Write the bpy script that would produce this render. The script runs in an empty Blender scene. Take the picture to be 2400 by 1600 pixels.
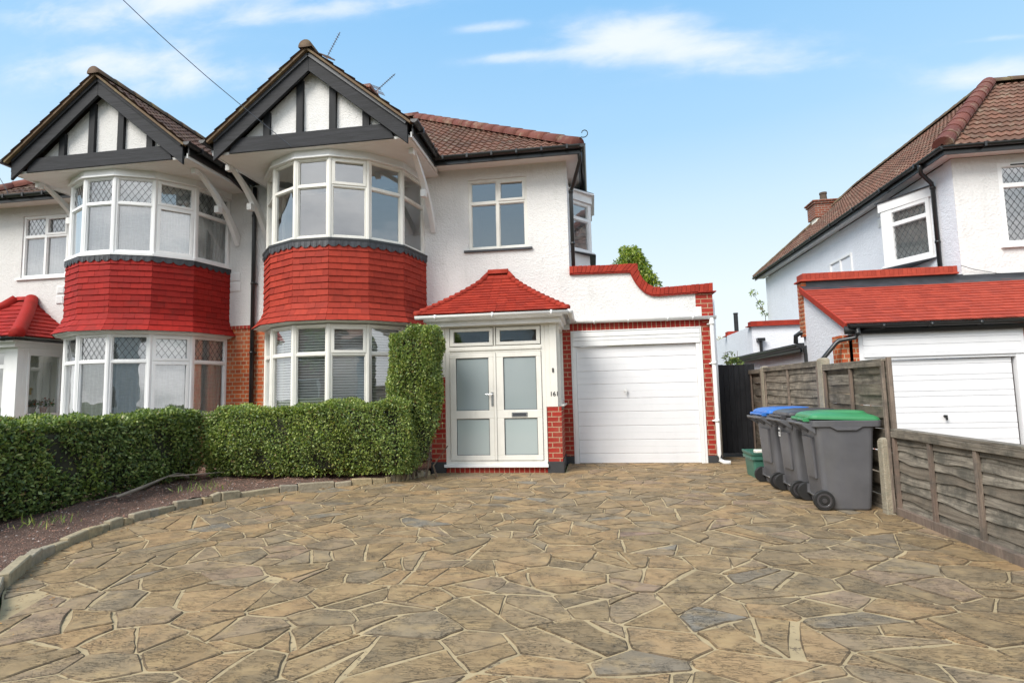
import bpy, bmesh, math, random
import numpy as np
from mathutils import Vector, Matrix
R = math.radians
C = bpy.context.scene.collection
# ---------------------------------------------------------------- camera
cp, sp = math.cos(R(5.119)), math.sin(R(5.119)); cr, sr = math.cos(R(-1.358)), math.sin(R(-1.358)); cc, cs = math.cos(R(-8.386)), math.sin(R(-8.386))
_Ry = np.array([[cc,-cs,0],[cs,cc,0],[0,0,1]]); _B = np.array([[1,0,0],[0,0,-1],[0,1,0]])
_P = np.array([[1,0,0],[0,cp,sp],[0,-sp,cp]]); _Q = np.array([[cr,-sr,0],[sr,cr,0],[0,0,1]])
_M = _Q @ _P @ _B @ _Ry
cam = bpy.data.objects.new('camera', bpy.data.cameras.new('camera')); C.objects.link(cam)
cam.data.sensor_width = 36; cam.data.lens = 1278/2400*36; cam.data.clip_end = 2000; cam.data.clip_start = .05
cam.matrix_world = Matrix(((_M[0,0],-_M[1,0],-_M[2,0],0),(_M[0,1],-_M[1,1],-_M[2,1],0),(_M[0,2],-_M[1,2],-_M[2,2],1.35),(0,0,0,1)))
bpy.context.scene.camera = cam
def adir(px, py):      # azimuth and elevation of a direction seen in the photo, used for the cloud bands
    d = _M.T @ np.array([(px-1200)/1278, (py-800)/1278, 1.]); return math.atan2(d[0], d[1]), math.atan2(d[2], math.hypot(d[0], d[1]))
# ---------------------------------------------------------------- sky
SUN_EL, SUN_AZ = 44, 216     # azimuth clockwise from +Y
w = bpy.data.worlds.new("World"); bpy.context.scene.world = w; w.use_nodes = True
nt = w.node_tree; nt.nodes.clear()
def N(t, **k):
    n = nt.nodes.new(t)
    for a, b in k.items(): setattr(n, a, b)
    return n
def LK(a, b): nt.links.new(a, b)
def M2(op, a, b=None, c=None):
    n = N('ShaderNodeMath', operation=op)
    for i, v in enumerate((a, b, c)):
        if v is None: continue
        if isinstance(v, (int, float)): n.inputs[i].default_value = v
        else: LK(v, n.inputs[i])
    return n.outputs[0]
sky = N('ShaderNodeTexSky', sky_type='NISHITA'); sky.sun_disc = False
sky.sun_elevation = R(SUN_EL); sky.sun_rotation = R(SUN_AZ); sky.air_density = 1.0; sky.dust_density = 1.5; sky.ozone_density = 1.5
tc = N('ShaderNodeTexCoord'); sx = N('ShaderNodeSeparateXYZ'); LK(tc.outputs['Generated'], sx.inputs[0])
az = M2('ARCTAN2', sx.outputs[0], sx.outputs[1]); el = M2('ARCSINE', sx.outputs[2])
ramp = N('ShaderNodeValToRGB'); LK(sx.outputs[2], ramp.inputs[0])
e = ramp.color_ramp.elements
e[0].position = 0; e[0].color = (.61,.63,.63,1); e[1].position = .60; e[1].color = (.185,.38,.61,1)
for p_, c_ in ((.16,(.55,.62,.64,1)), (.30,(.42,.55,.645,1)), (.42,(.28,.46,.635,1))):
    q_ = e.new(p_); q_.color = c_
skm = N('ShaderNodeMix', data_type='RGBA'); skm.inputs[0].default_value = .9
skg = N('ShaderNodeVectorMath', operation='SCALE'); LK(sky.outputs[0], skg.inputs[0]); skg.inputs[3].default_value = .06
LK(skg.outputs[0], skm.inputs[6]); LK(ramp.outputs[0], skm.inputs[7])
# cloud bands laid on flat coordinates (x/y, z/y) of the half of the sky in front of the house, so that they stay level
yy = M2('MAXIMUM', sx.outputs[1], .05); gu = M2('DIVIDE', sx.outputs[0], yy); gv = M2('DIVIDE', sx.outputs[2], yy)
cmb = N('ShaderNodeCombineXYZ'); LK(M2('MULTIPLY', gu, 4.2), cmb.inputs[0]); LK(M2('MULTIPLY', gv, 10.), cmb.inputs[1])
nz = N('ShaderNodeTexNoise'); nz.inputs['Scale'].default_value = 1.5; nz.inputs['Detail'].default_value = 10; nz.inputs['Roughness'].default_value = .6; nz.inputs['Distortion'].default_value = .25
LK(cmb.outputs[0], nz.inputs['Vector'])
tot = None
for px, py, sxp, syp, amp in ((420,-5,520,55,1.0),(760,25,300,22,.8),(250,150,300,50,.95),(470,190,260,40,.7),(1480,80,190,52,1.35),(1640,115,270,38,.95),(1850,150,330,30,.5),(1230,132,150,14,.8),(2330,170,200,38,1.0),(1150,62,130,14,.7),(2330,92,120,9,.5),(2250,300,300,60,.28),(900,330,500,50,.2)):
    a0, e0 = adir(px, py); U0, V0 = math.tan(a0), math.tan(e0)/math.cos(a0); a1, _ = adir(px+sxp, py); _, e1 = adir(px, py+syp)
    wu = abs(math.tan(a1)-U0)*.85; wv = abs(math.tan(e1)/math.cos(a0)-V0)*.95
    u = M2('DIVIDE', M2('SUBTRACT', gu, U0), wu); v = M2('DIVIDE', M2('SUBTRACT', M2('SUBTRACT', gv, V0), M2('MULTIPLY', M2('SUBTRACT', gu, U0), -.02)), wv)
    g = M2('MULTIPLY', M2('EXPONENT', M2('MULTIPLY', M2('ADD', M2('MULTIPLY', u, u), M2('MULTIPLY', v, v)), -1.0)), amp); tot = g if tot is None else M2('ADD', tot, g)
cl = N('ShaderNodeMapRange', interpolation_type='SMOOTHSTEP'); LK(M2('ADD', tot, M2('MULTIPLY', M2('SUBTRACT', nz.outputs[0], .5), 2.1)), cl.inputs[0]); cl.inputs[1].default_value = -.05; cl.inputs[2].default_value = 1.5
tot = M2('MULTIPLY', cl.outputs[0], M2('MINIMUM', M2('MULTIPLY', tot, 2.5), 1.0))
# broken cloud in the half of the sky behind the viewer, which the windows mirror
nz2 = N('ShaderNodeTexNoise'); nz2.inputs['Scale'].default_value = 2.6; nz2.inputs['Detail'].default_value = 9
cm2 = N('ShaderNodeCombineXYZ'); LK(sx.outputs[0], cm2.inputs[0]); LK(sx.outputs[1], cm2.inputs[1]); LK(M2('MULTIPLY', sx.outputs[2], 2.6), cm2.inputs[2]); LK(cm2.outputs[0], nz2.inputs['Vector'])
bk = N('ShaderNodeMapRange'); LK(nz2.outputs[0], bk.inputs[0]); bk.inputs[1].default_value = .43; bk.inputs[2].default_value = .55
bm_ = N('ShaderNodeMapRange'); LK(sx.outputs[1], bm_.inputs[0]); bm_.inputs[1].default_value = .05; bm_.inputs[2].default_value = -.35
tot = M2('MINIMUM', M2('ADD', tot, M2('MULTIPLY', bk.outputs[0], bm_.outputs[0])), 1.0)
# cloud colour: bright edges, grey bellies
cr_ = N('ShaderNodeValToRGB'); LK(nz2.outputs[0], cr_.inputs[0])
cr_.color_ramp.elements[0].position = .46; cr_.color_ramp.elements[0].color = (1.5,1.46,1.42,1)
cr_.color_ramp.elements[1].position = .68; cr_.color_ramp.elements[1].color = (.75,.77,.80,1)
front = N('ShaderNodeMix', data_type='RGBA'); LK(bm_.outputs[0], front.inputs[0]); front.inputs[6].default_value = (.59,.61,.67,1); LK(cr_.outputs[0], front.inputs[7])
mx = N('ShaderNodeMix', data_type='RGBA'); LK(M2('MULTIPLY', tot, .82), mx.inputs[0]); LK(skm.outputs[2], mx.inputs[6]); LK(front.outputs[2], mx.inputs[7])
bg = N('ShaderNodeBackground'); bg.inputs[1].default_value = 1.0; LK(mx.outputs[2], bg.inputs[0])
out = N('ShaderNodeOutputWorld'); LK(bg.outputs[0], out.inputs[0])
# ---------------------------------------------------------------- sun and exposure
sl = bpy.data.lights.new('sun', 'SUN'); sl.energy = 2.6; sl.angle = R(30); sl.color = (1, .945, .87)
so = bpy.data.objects.new('sun', sl); C.objects.link(so)
_sd = Vector((math.sin(R(SUN_AZ))*math.cos(R(SUN_EL)), math.cos(R(SUN_AZ))*math.cos(R(SUN_EL)), math.sin(R(SUN_EL))))
so.rotation_euler = _sd.to_track_quat('Z', 'Y').to_euler()
vs = bpy.context.scene.view_settings; vs.view_transform = 'Standard'; vs.look = 'None'; vs.gamma = 1; vs.exposure = 0.78

# ---------------------------------------------------------------- materials
def newmat(name):
    m = bpy.data.materials.new(name); m.use_nodes = True; t = m.node_tree; t.nodes.clear()
    o = t.nodes.new('ShaderNodeOutputMaterial'); b = t.nodes.new('ShaderNodeBsdfPrincipled'); t.links.new(b.outputs[0], o.inputs[0])
    return m, t, b, o
class T:      # small node helper
    def __init__(s, t): s.t = t
    def n(s, ty, ins=None, **k):
        n = s.t.nodes.new(ty)
        for a, b in k.items(): setattr(n, a, b)
        for a, b in (ins or {}).items():
            if hasattr(b, 'links') or isinstance(b, bpy.types.NodeSocket): s.t.links.new(b, n.inputs[a])
            else: n.inputs[a].default_value = b
        return n
    def m(s, op, a, b=0.): return s.n('ShaderNodeMath', {0: a, 1: b}, operation=op).outputs[0]
    def mix(s, f, a, b, bt='MIX'): return s.n('ShaderNodeMix', {0: f, 6: a, 7: b}, data_type='RGBA', blend_type=bt).outputs[2]
    def mr(s, v, a, b, c=0., d=1.): return s.n('ShaderNodeMapRange', {0: v, 1: a, 2: b, 3: c, 4: d}).outputs[0]
    def noise(s, v, sc, det=4, ro=.55, dist=0.):
        return s.n('ShaderNodeTexNoise', {'Vector': v, 'Scale': sc, 'Detail': det, 'Roughness': ro, 'Distortion': dist}).outputs[0]
    def ramp(s, f, stops, interp='LINEAR'):
        r = s.n('ShaderNodeValToRGB', {0: f}); cr = r.color_ramp; cr.interpolation = interp
        while len(cr.elements) < len(stops): cr.elements.new(.5)
        for e_, (p, c) in zip(cr.elements, stops): e_.position = p; e_.color = tuple(c)+(1,) if len(c) == 3 else c
        return r.outputs[0]
    def bump(s, h, st, d=.01, nrm=None):
        i = {'Height': h, 'Strength': st, 'Distance': d}
        if nrm is not None: i['Normal'] = nrm
        return s.n('ShaderNodeBump', i).outputs[0]
    def obj(s): return s.n('ShaderNodeTexCoord').outputs['Object']
    def geo(s): return s.n('ShaderNodeNewGeometry').outputs['Position']
    def uv(s): return s.n('ShaderNodeTexCoord').outputs['UV']
    def rnd(s, nm='rnd'): return s.n('ShaderNodeAttribute', attribute_name=nm).outputs['Fac']
    def scale(s, v, sc): return s.n('ShaderNodeMapping', {'Vector': v, 'Scale': sc}).outputs[0]
MAT = {}
def plain(name, col, rough=.5, var=.06, bump=0, bs=60, spec=.5, metal=0, dirt=0.):
    m, t, b, o = newmat(name); h = T(t); g = h.geo()
    n = h.noise(g, 3.1, 5); c = h.mix(h.mr(n, .3, .7), tuple(x*(1-var) for x in col)+(1,), tuple(min(1, x*(1+var)) for x in col)+(1,))
    if dirt:
        sc = h.noise(h.scale(g, (1.3, 1.3, .35)), 3.5, 7, .65); c = h.mix(h.mr(sc, .5, .8, 0, dirt), c, (.16,.15,.12,1))
    t.links.new(c, b.inputs['Base Color']); b.inputs['Roughness'].default_value = rough; b.inputs['Specular IOR Level'].default_value = spec; b.inputs['Metallic'].default_value = metal
    if bump: t.links.new(h.bump(h.noise(g, bs, 4), bump, .004), b.inputs['Normal'])
    MAT[name] = m; return m
plain('upvc', (.80,.80,.79), .28, .02, dirt=.12)
plain('upvc_cream', (.74,.72,.66), .32, .03, dirt=.22)
plain('white_paint', (.76,.76,.75), .5, .03, bump=.15, dirt=.15)
plain('white_door', (.74,.74,.75), .35, .02, dirt=.06)
plain('soffit', (.80,.79,.77), .5, .03)
plain('black_gutter', (.018,.019,.02), .3, .2)
plain('black_plinth', (.035,.036,.038), .6, .2, bump=.3, bs=40)
plain('lead', (.040,.043,.050), .5, .35, bump=.5, bs=25)
plain('dark_gap', (.012,.012,.012), .8, 0)
plain('rubber', (.015,.015,.015), .6, .2)
plain('chrome', (.6,.6,.6), .25, .02, metal=.9)
plain('aerial', (.16,.12,.11), .4, .1, metal=.5)
plain('cable', (.04,.05,.07), .6, 0)
plain('bin_grey', (.10,.10,.108), .45, .18, bump=.3, bs=260, dirt=.30)
plain('bin_lid_green', (.045,.23,.09), .38, .1, bump=.1, bs=200)
plain('bin_lid_blue', (.035,.15,.47), .35, .1, bump=.1, bs=200)
plain('bin_lid_grey', (.055,.052,.055), .35, .1, bump=.1, bs=200)
plain('box_green', (.05,.15,.11), .45, .1)
plain('sticker', (.78,.78,.76), .4, .02)
plain('text_black', (.02,.02,.02), .4, 0)
plain('terracotta', (.42,.15,.07), .8, .2, bump=.3)
plain('white_pot', (.7,.7,.68), .4, .05)
plain('ceiling_white', (.62,.62,.6), .8, .02)
plain('room', (.36,.35,.33), .8, .06)
plain('carpet', (.16,.13,.11), .9, .1)
plain('gold', (.5,.33,.1), .3, .1, metal=.8)
plain('bark', (.09,.065,.045), .9, .3, bump=.8, bs=30)
plain('render_cream', (.80,.76,.66), .9, .05, bump=.4, bs=60)

def roughcast(name, col, dirt=.25, sc=1.):
    m, t, b, o = newmat(name); h = T(t); g = h.geo()
    v = h.n('ShaderNodeTexVoronoi', {'Vector': g, 'Scale': 42*sc}); v.feature = 'SMOOTH_F1'
    n1 = h.noise(g, 75*sc, 6, .7); n2 = h.noise(g, 17*sc, 4)
    ht = h.m('ADD', h.m('MULTIPLY', n1, .7), h.m('ADD', h.m('MULTIPLY', v.outputs[0], .6), h.m('MULTIPLY', n2, .8)))
    big = h.noise(g, .9, 6, .6)
    c = h.mix(h.mr(big, .35, .7), tuple(col)+(1,), tuple(x*.93 for x in col)+(1,))
    st = h.noise(h.scale(g, (2.2, 2.2, .5)), 2.2, 8, .68)
    c = h.mix(h.mr(st, .55, .85, 0, dirt), c, (.33,.33,.31,1))
    pit = h.noise(g, 55*sc, 3, .7); c = h.mix(h.mr(pit, .64, .78, 0, .55), c, (.28,.27,.26,1))
    sk = h.noise(h.scale(g, (7., 7., .45)), 1., 6, .7); c = h.mix(h.mr(sk, .54, .8, 0, .13), c, (.42,.41,.38,1))
    t.links.new(c, b.inputs['Base Color']); b.inputs['Roughness'].default_value = .85; b.inputs['Specular IOR Level'].default_value = .2
    t.links.new(h.bump(ht, .85, .014), b.inputs['Normal']); MAT[name] = m
roughcast('roughcast', (.76,.75,.73), .38); roughcast('roughcast_grey', (.68,.67,.65), .3); roughcast('roughcast_shade_blue', (.79,.81,.85), .15, .8); roughcast('roughcast_cracked', (.74,.735,.72), .35, .55)  # blue one: white render, bluish cast of its shaded side put into colour

def brick(name, c1, c2, mortar, bw=.225, rh=.082, ms=.016, off=.5, soldier=False, flem=False):
    m, t, b, o = newmat(name); h = T(t); u = h.uv()
    if soldier: u = h.n('ShaderNodeMapping', {'Vector': u, 'Rotation': (0,0,math.pi/2)}).outputs[0]
    u = h.n('ShaderNodeVectorMath', {0: u, 1: h.n('ShaderNodeVectorMath', {0: h.n('ShaderNodeTexNoise', {'Vector': h.geo(), 'Scale': 9.}).outputs['Color'], 3: .009}, operation='SCALE').outputs[0]}, operation='ADD').outputs[0]
    br = h.n('ShaderNodeTexBrick', {'Vector': u, 'Color1': tuple(c1)+(1,), 'Color2': tuple(c2)+(1,), 'Mortar': tuple(mortar)+(1,), 'Scale': 1., 'Mortar Size': ms*.5, 'Mortar Smooth': .15, 'Bias': 0., 'Brick Width': bw, 'Row Height': rh})
    br.offset = off; br.squash = .5 if flem else 1; br.squash_frequency = 2
    g = h.geo(); n = h.noise(g, 30, 5, .6); c = h.mix(h.mr(n, .35, .7, 0, .35), br.outputs[0], tuple(x*.6 for x in c1)+(1,))
    st = h.noise(g, 2.3, 5); c = h.mix(h.mr(st, .5, .75, 0, .25), c, tuple(x*.75 for x in mortar)+(1,))
    t.links.new(c, b.inputs['Base Color']); b.inputs['Roughness'].default_value = .75; b.inputs['Specular IOR Level'].default_value = .3
    hh = h.m('ADD', h.m('MULTIPLY', br.outputs[1], -1.), h.m('MULTIPLY', n, .25))
    t.links.new(h.bump(hh, .8, .008), b.inputs['Normal']); MAT[name] = m
brick('brick_orange', (.52,.115,.03), (.36,.065,.022), (.50,.40,.26), flem=True, rh=.083, bw=.24)
brick('brick_red', (.36,.03,.018), (.29,.024,.015), (.44,.30,.19), rh=.083, bw=.23)
brick('brick_red_soldier', (.38,.032,.02), (.29,.024,.015), (.44,.30,.19), rh=.083, bw=.4, off=0, soldier=True)
brick('brick_brown', (.26,.07,.035), (.16,.05,.03), (.36,.33,.28), rh=.083, bw=.23)
brick('coping_red', (.35,.03,.018), (.30,.025,.015), (.17,.014,.01), rh=.083, bw=2, off=0, soldier=True, ms=.006)

def tilemat(name, base, dark, lich, lf, rough=.75, sc=1.):
    m, t, b, o = newmat(name); h = T(t); g = h.geo(); r = h.rnd()
    c = h.mix(r, tuple(base)+(1,), tuple(dark)+(1,))
    n = h.noise(g, 14*sc, 6, .65); c = h.mix(h.mr(n, .35, .75, 0, .5), c, tuple(x*.5 for x in base)+(1,))
    l = h.noise(g, 3.2*sc, 8, .72); c = h.mix(h.mr(l, .52, .72, 0, lf), c, tuple(lich)+(1,))
    t.links.new(c, b.inputs['Base Color']); b.inputs['Roughness'].default_value = rough
    b.inputs['Specular IOR Level'].default_value = .15
    t.links.new(h.bump(h.noise(g, 90, 4), .35, .004), b.inputs['Normal']); MAT[name] = m
tilemat('tile_red', (.39,.047,.027), (.28,.032,.020), (.21,.030,.02), .8, .7)
tilemat('tile_red_deep', (.36,.023,.017), (.26,.017,.014), (.19,.024,.018), .8, .7)
tilemat('tile_red_light', (.43,.072,.043), (.32,.052,.033), (.27,.05,.035), .7, .68)
tilemat('roof_brown', (.125,.07,.05), (.07,.045,.036), (.20,.165,.11), .8)
tilemat('roof_red', (.21,.105,.073), (.125,.074,.054), (.27,.235,.175), .85)
tilemat('ridge_red', (.19,.07,.052), (.14,.052,.042), (.29,.24,.16), .85)
tilemat('ridge_moss', (.16,.11,.07), (.12,.08,.055), (.22,.19,.09), .8)

def timber(name, c1, c2, sc, rough=.7, axis=0):
    m, t, b, o = newmat(name); h = T(t); g = h.obj()
    s = [26, 26, 26]; s[axis] = 1.6
    n = h.noise(h.scale(g, tuple(x*sc for x in s)), 1., 7, .65, .6); n2 = h.noise(g, 2.2, 4)
    c = h.mix(h.mr(n, .3, .72), tuple(c1)+(1,), tuple(c2)+(1,)); c = h.mix(h.mr(n2, .4, .7, 0, .5), c, tuple((a+d)*.38 for a, d in zip(c1, c2))+(1,))
    t.links.new(c, b.inputs['Base Color']); b.inputs['Roughness'].default_value = rough; b.inputs['Specular IOR Level'].default_value = .3
    t.links.new(h.bump(n, .7, .006), b.inputs['Normal']); MAT[name] = m
timber('timber_black', (.007,.008,.009), (.032,.033,.039), 1.)
timber('timber_black_v', (.008,.009,.010), (.024,.026,.030), 1., axis=2)
def fencewood(name, cols, axis):
    m, t, b, o = newmat(name); h = T(t); g = h.geo(); r = h.rnd()
    s = [34, 34, 34]; s[axis] = 2.1
    gv = h.n('ShaderNodeVectorMath', {0: g, 1: h.n('ShaderNodeCombineXYZ', {0: h.m('MULTIPLY', r, 7.), 1: h.m('MULTIPLY', r, 31.), 2: r}).outputs[0]}, operation='ADD').outputs[0]
    n = h.noise(h.scale(gv, tuple(s)), 1., 8, .68, .8)
    c = h.ramp(n, [(.28, cols[0]), (.5, cols[1]), (.72, cols[2])])
    c = h.mix(h.m('MULTIPLY', r, .75), c, tuple(cols[3])+(1,))
    st = h.noise(gv, 3.7, 7, .75); c = h.mix(h.mr(st, .46, .62, 0, .8), c, tuple(cols[4])+(1,))
    kn = h.n('ShaderNodeTexVoronoi', {'Vector': h.scale(gv, (1., 1.6, 6.)), 'Scale': 1.6}).outputs[0]; c = h.mix(h.mr(kn, .0, .07, .9, 0), c, (.03,.018,.012,1))
    t.links.new(c, b.inputs['Base Color']); b.inputs['Roughness'].default_value = .85; b.inputs['Specular IOR Level'].default_value = .2
    t.links.new(h.bump(n, .9, .008), b.inputs['Normal']); MAT[name] = m
fencewood('fence_wood', ((.055,.048,.04), (.235,.205,.165), (.43,.385,.31), (.15,.12,.09), (.085,.08,.066)), 1)
fencewood('fence_batten', ((.06,.047,.038), (.22,.175,.14), (.36,.30,.24), (.17,.12,.095), (.11,.095,.08)), 2)
fencewood('gate_wood', ((.012,.013,.015), (.028,.029,.032), (.05,.052,.056), (.03,.03,.032), (.02,.02,.022)), 2)
def concrete(name, a, bcol):
    m, t, b, o = newmat(name); h = T(t); g = h.geo()
    c = h.mix(h.mr(h.noise(g, 12, 8, .75), .35, .65), tuple(a)+(1,), tuple(bcol)+(1,))
    v = h.n('ShaderNodeTexVoronoi', {'Vector': g, 'Scale': 70.}); c = h.mix(h.mr(v.outputs[0], .15, .3, .7, 0), c, (.36,.24,.15,1))
    t.links.new(c, b.inputs['Base Color']); b.inputs['Roughness'].default_value = .95
    t.links.new(h.bump(h.m('ADD', h.noise(g, 80, 4), v.outputs[0]), .7, .008), b.inputs['Normal']); MAT[name] = m
concrete('post_concrete', (.36,.31,.235), (.25,.23,.17)); concrete('path_concrete', (.20,.16,.11), (.15,.12,.09))

# glass that mirrors the sky and lets the room show through
def glassmat(name, ior=1.5, rough=0.0, tint=(.96,.985,.98), wob=.02):
    m, t, b, o = newmat(name); h = T(t); t.nodes.remove(b)
    nb = h.bump(h.noise(h.geo(), 1.7, 2), wob, .12)
    fr = h.n('ShaderNodeFresnel', {'IOR': ior, 'Normal': nb}); gl = h.n('ShaderNodeBsdfGlossy', {'Color': (.97,.98,1,1), 'Roughness': rough, 'Normal': nb}); tr = h.n('ShaderNodeBsdfTransparent', {'Color': tuple(tint)+(1,)})
    fac = h.m('MINIMUM', h.m('ADD', h.m('MULTIPLY', fr.outputs[0], 2.1), .17), .95)
    mxs = h.n('ShaderNodeMixShader', {0: fac, 1: tr.outputs[0], 2: gl.outputs[0]}); t.links.new(mxs.outputs[0], o.inputs[0]); MAT[name] = m
glassmat('glass'); glassmat('glass_neighbour', 1.52)
def frosted(name, stripes):
    m, t, b, o = newmat(name); h = T(t); u = h.uv()
    b.inputs['Base Color'].default_value = (.38,.44,.44,1); b.inputs['Roughness'].default_value = .06; b.inputs['IOR'].default_value = 1.9
    w_ = h.n('ShaderNodeTexWave', {'Vector': u, 'Scale': 24. if stripes else 5., 'Distortion': .0}); w_.bands_direction = 'X' if stripes else 'Y'
    if stripes:
        c = h.mix(h.mr(w_.outputs[1], .1, .9), (.24,.28,.285,1), (.34,.39,.39,1)); t.links.new(c, b.inputs['Base Color'])
    t.links.new(h.bump(w_.outputs[1], .10 if stripes else .02, .003), b.inputs['Normal']); MAT[name] = m
frosted('glass_reeded', True); frosted('glass_frosted', False)
def netmat():
    m, t, b, o = newmat('net_curtain'); h = T(t); t.nodes.remove(b); u = h.uv()
    df = h.n('ShaderNodeBsdfDiffuse', {'Color': (.9,.91,.9,1)}); tl = h.n('ShaderNodeBsdfTranslucent', {'Color': (.7,.7,.7,1)}); tr = h.n('ShaderNodeBsdfTransparent')
    a = h.n('ShaderNodeMixShader', {0: .3, 1: df.outputs[0], 2: tl.outputs[0]})
    n = h.noise(h.scale(h.geo(), (9, 9, 60)), 1., 3)
    mxs = h.n('ShaderNodeMixShader', {0: h.mr(n, .3, .7, .12, .30), 1: a.outputs[0], 2: tr.outputs[0]}); t.links.new(mxs.outputs[0], o.inputs[0]); MAT['net_curtain'] = m
netmat(); plain('blind_slat', (.88,.88,.86), .4, .02)

def leafmat(name, cols, rough=.45):
    m, t, b, o = newmat(name); h = T(t); t.nodes.remove(b); r = h.rnd()
    c = h.ramp(r, cols)
    big = h.noise(h.geo(), 1.6, 4); c = h.mix(h.mr(big, .4, .68, 0, .45), c, h.mix(1., c, (1.35,1.2,.6,1), 'MULTIPLY'))
    pb = h.n('ShaderNodeBsdfPrincipled', {'Base Color': c, 'Roughness': rough, 'Specular IOR Level': .5}); tl = h.n('ShaderNodeBsdfTranslucent', {'Color': h.mix(1., c, (1.3,1.5,.5,1), 'MULTIPLY')})
    mxs = h.n('ShaderNodeMixShader', {0: .25, 1: pb.outputs[0], 2: tl.outputs[0]}); t.links.new(mxs.outputs[0], o.inputs[0]); MAT[name] = m
leafmat('leaf_hedge', [(0, (.06,.10,.035)), (.3, (.13,.195,.055)), (.65, (.25,.33,.09)), (.93, (.40,.45,.15)), (1, (.20,.11,.05))])
leafmat('leaf_hedge_dark', [(0, (.05,.085,.034)), (.35, (.11,.17,.05)), (.7, (.21,.285,.085)), (.95, (.36,.42,.15)), (1, (.17,.09,.05))])
leafmat('leaf_conifer', [(0, (.05,.10,.015)), (.4, (.13,.20,.02)), (.8, (.26,.34,.03)), (1, (.36,.34,.05))])
leafmat('leaf_autumn_hazed', [(0, (.30,.32,.18)), (.5, (.42,.36,.2)), (1, (.55,.36,.2))])  # autumn leaves paled, the haze of distance put into their colour
leafmat('leaf_pot', [(0, (.02,.06,.015)), (.7, (.05,.11,.025)), (.85, (.30,.05,.02)), (1, (.40,.10,.03))])
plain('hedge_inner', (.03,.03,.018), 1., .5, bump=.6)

def stonemat():
    m, t, b, o = newmat('paving_stone'); h = T(t); g = h.geo(); r = h.rnd(); r2 = h.rnd('rnd2')
    c = h.ramp(r, [(0, (0.286,0.193,0.097)), (.12, (0.337,0.225,0.112)), (.24, (0.251,0.176,0.093)), (.36, (0.362,0.235,0.117)), (.46, (0.301,0.212,0.117)), (.58, (0.226,0.161,0.089)), (.66, (0.346,0.221,0.108)), (.74, (0.290,0.207,0.124)), (.83, (0.261,0.198,0.124)), (.91, (0.301,0.207,0.133)), (.955, (0.220,0.176,0.124)), (.978, (0.231,0.203,0.162)), (.993, (0.290,0.184,0.137))], 'CONSTANT')
    ang = h.m('MULTIPLY', r2, 6.28)
    rot = h.n('ShaderNodeMapping', {'Vector': g, 'Rotation': h.n('ShaderNodeCombineXYZ', {2: ang}).outputs[0], 'Scale': (3., 14., 3.)}).outputs[0]
    st = h.noise(rot, 1., 8, .66, .7); c = h.mix(h.m('MULTIPLY', h.mr(st, .35, .7, 0, .55), h.mr(r2, .2, .8, .3, 1.)), c, h.mix(1., c, (.70,.64,.55,1), 'MULTIPLY'))
    w2 = h.noise(g, 5.5, 6, .6); c = h.mix(h.mr(w2, .48, .66, 0, .55), c, (.42,.29,.14,1)); w4 = h.noise(g, 2.6, 7, .7); c = h.mix(h.mr(w4, .50, .62, 0, .5), c, (.145,.115,.075,1))
    w3 = h.noise(g, 1.1, 4); c = h.mix(h.mr(w3, .42, .66, 0, .2), c, (.26,.215,.14,1))
    sp_ = h.noise(g, 48, 4, .6); msk = h.noise(g, 4.2, 5, .7); dv = h.n('ShaderNodeTexVoronoi', {'Vector': g, 'Scale': 34.}); ds = h.n('ShaderNodeSeparateColor', {0: dv.outputs['Color']}).outputs[0]; dots = h.m('MULTIPLY', h.mr(h.m('ADD', dv.outputs[0], h.m('MULTIPLY', sp_, .25)), .27, .34, 1, 0), h.mr(ds, .45, .5))
    lich = h.m('MAXIMUM', h.m('MULTIPLY', h.mr(sp_, .60, .66), h.mr(msk, .47, .60)), h.m('MULTIPLY', dots, h.mr(msk, .44, .54))); lich = h.m('MULTIPLY', lich, h.mr(r2, .15, .5))
    c = h.mix(h.m('MULTIPLY', lich, .78), c, (.035,.032,.027,1))
    crk = h.noise(rot, 2.3, 5, .7, 1.5); crk = h.m('MULTIPLY', h.mr(h.m('ABSOLUTE', h.m('SUBTRACT', crk, .5)), 0, .022, 1, 0), h.mr(msk, .42, .56)); c = h.mix(h.m('MULTIPLY', crk, .55), c, (.06,.05,.035,1))
    rim = h.m('MULTIPLY', h.rnd('rim'), h.mr(h.noise(g, 7., 4), .40, .50, .25, 1.)); c = h.mix(h.m('MULTIPLY', rim, .8), c, (.085,.06,.035,1))
    t.links.new(c, b.inputs['Base Color']); t.links.new(h.mr(st, .3, .7, .62, .85), b.inputs['Roughness']); b.inputs['Specular IOR Level'].default_value = .35
    ht = h.m('ADD', h.m('MULTIPLY', st, 1.2), h.m('ADD', h.m('MULTIPLY', h.noise(g, 60, 5, .6), .35), h.m('ADD', h.m('MULTIPLY', crk, -.6), h.m('MULTIPLY', lich, -.3))))
    t.links.new(h.bump(ht, .8, .010), b.inputs['Normal']); MAT['paving_stone'] = m
stonemat()
def mortarmat():
    m, t, b, o = newmat('mortar'); h = T(t); g = h.geo()
    c = h.mix(h.mr(h.noise(g, 3.5, 6, .6), .35, .65), (.43,.325,.18,1), (.31,.235,.13,1)); c = h.mix(h.mr(h.noise(g, 14, 7, .75), .57, .62), c, (.11,.08,.05,1))
    t.links.new(c, b.inputs['Base Color']); b.inputs['Roughness'].default_value = .9; t.links.new(h.bump(h.noise(g, 120, 4), .4, .004), b.inputs['Normal']); MAT['mortar'] = m
mortarmat()
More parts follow.
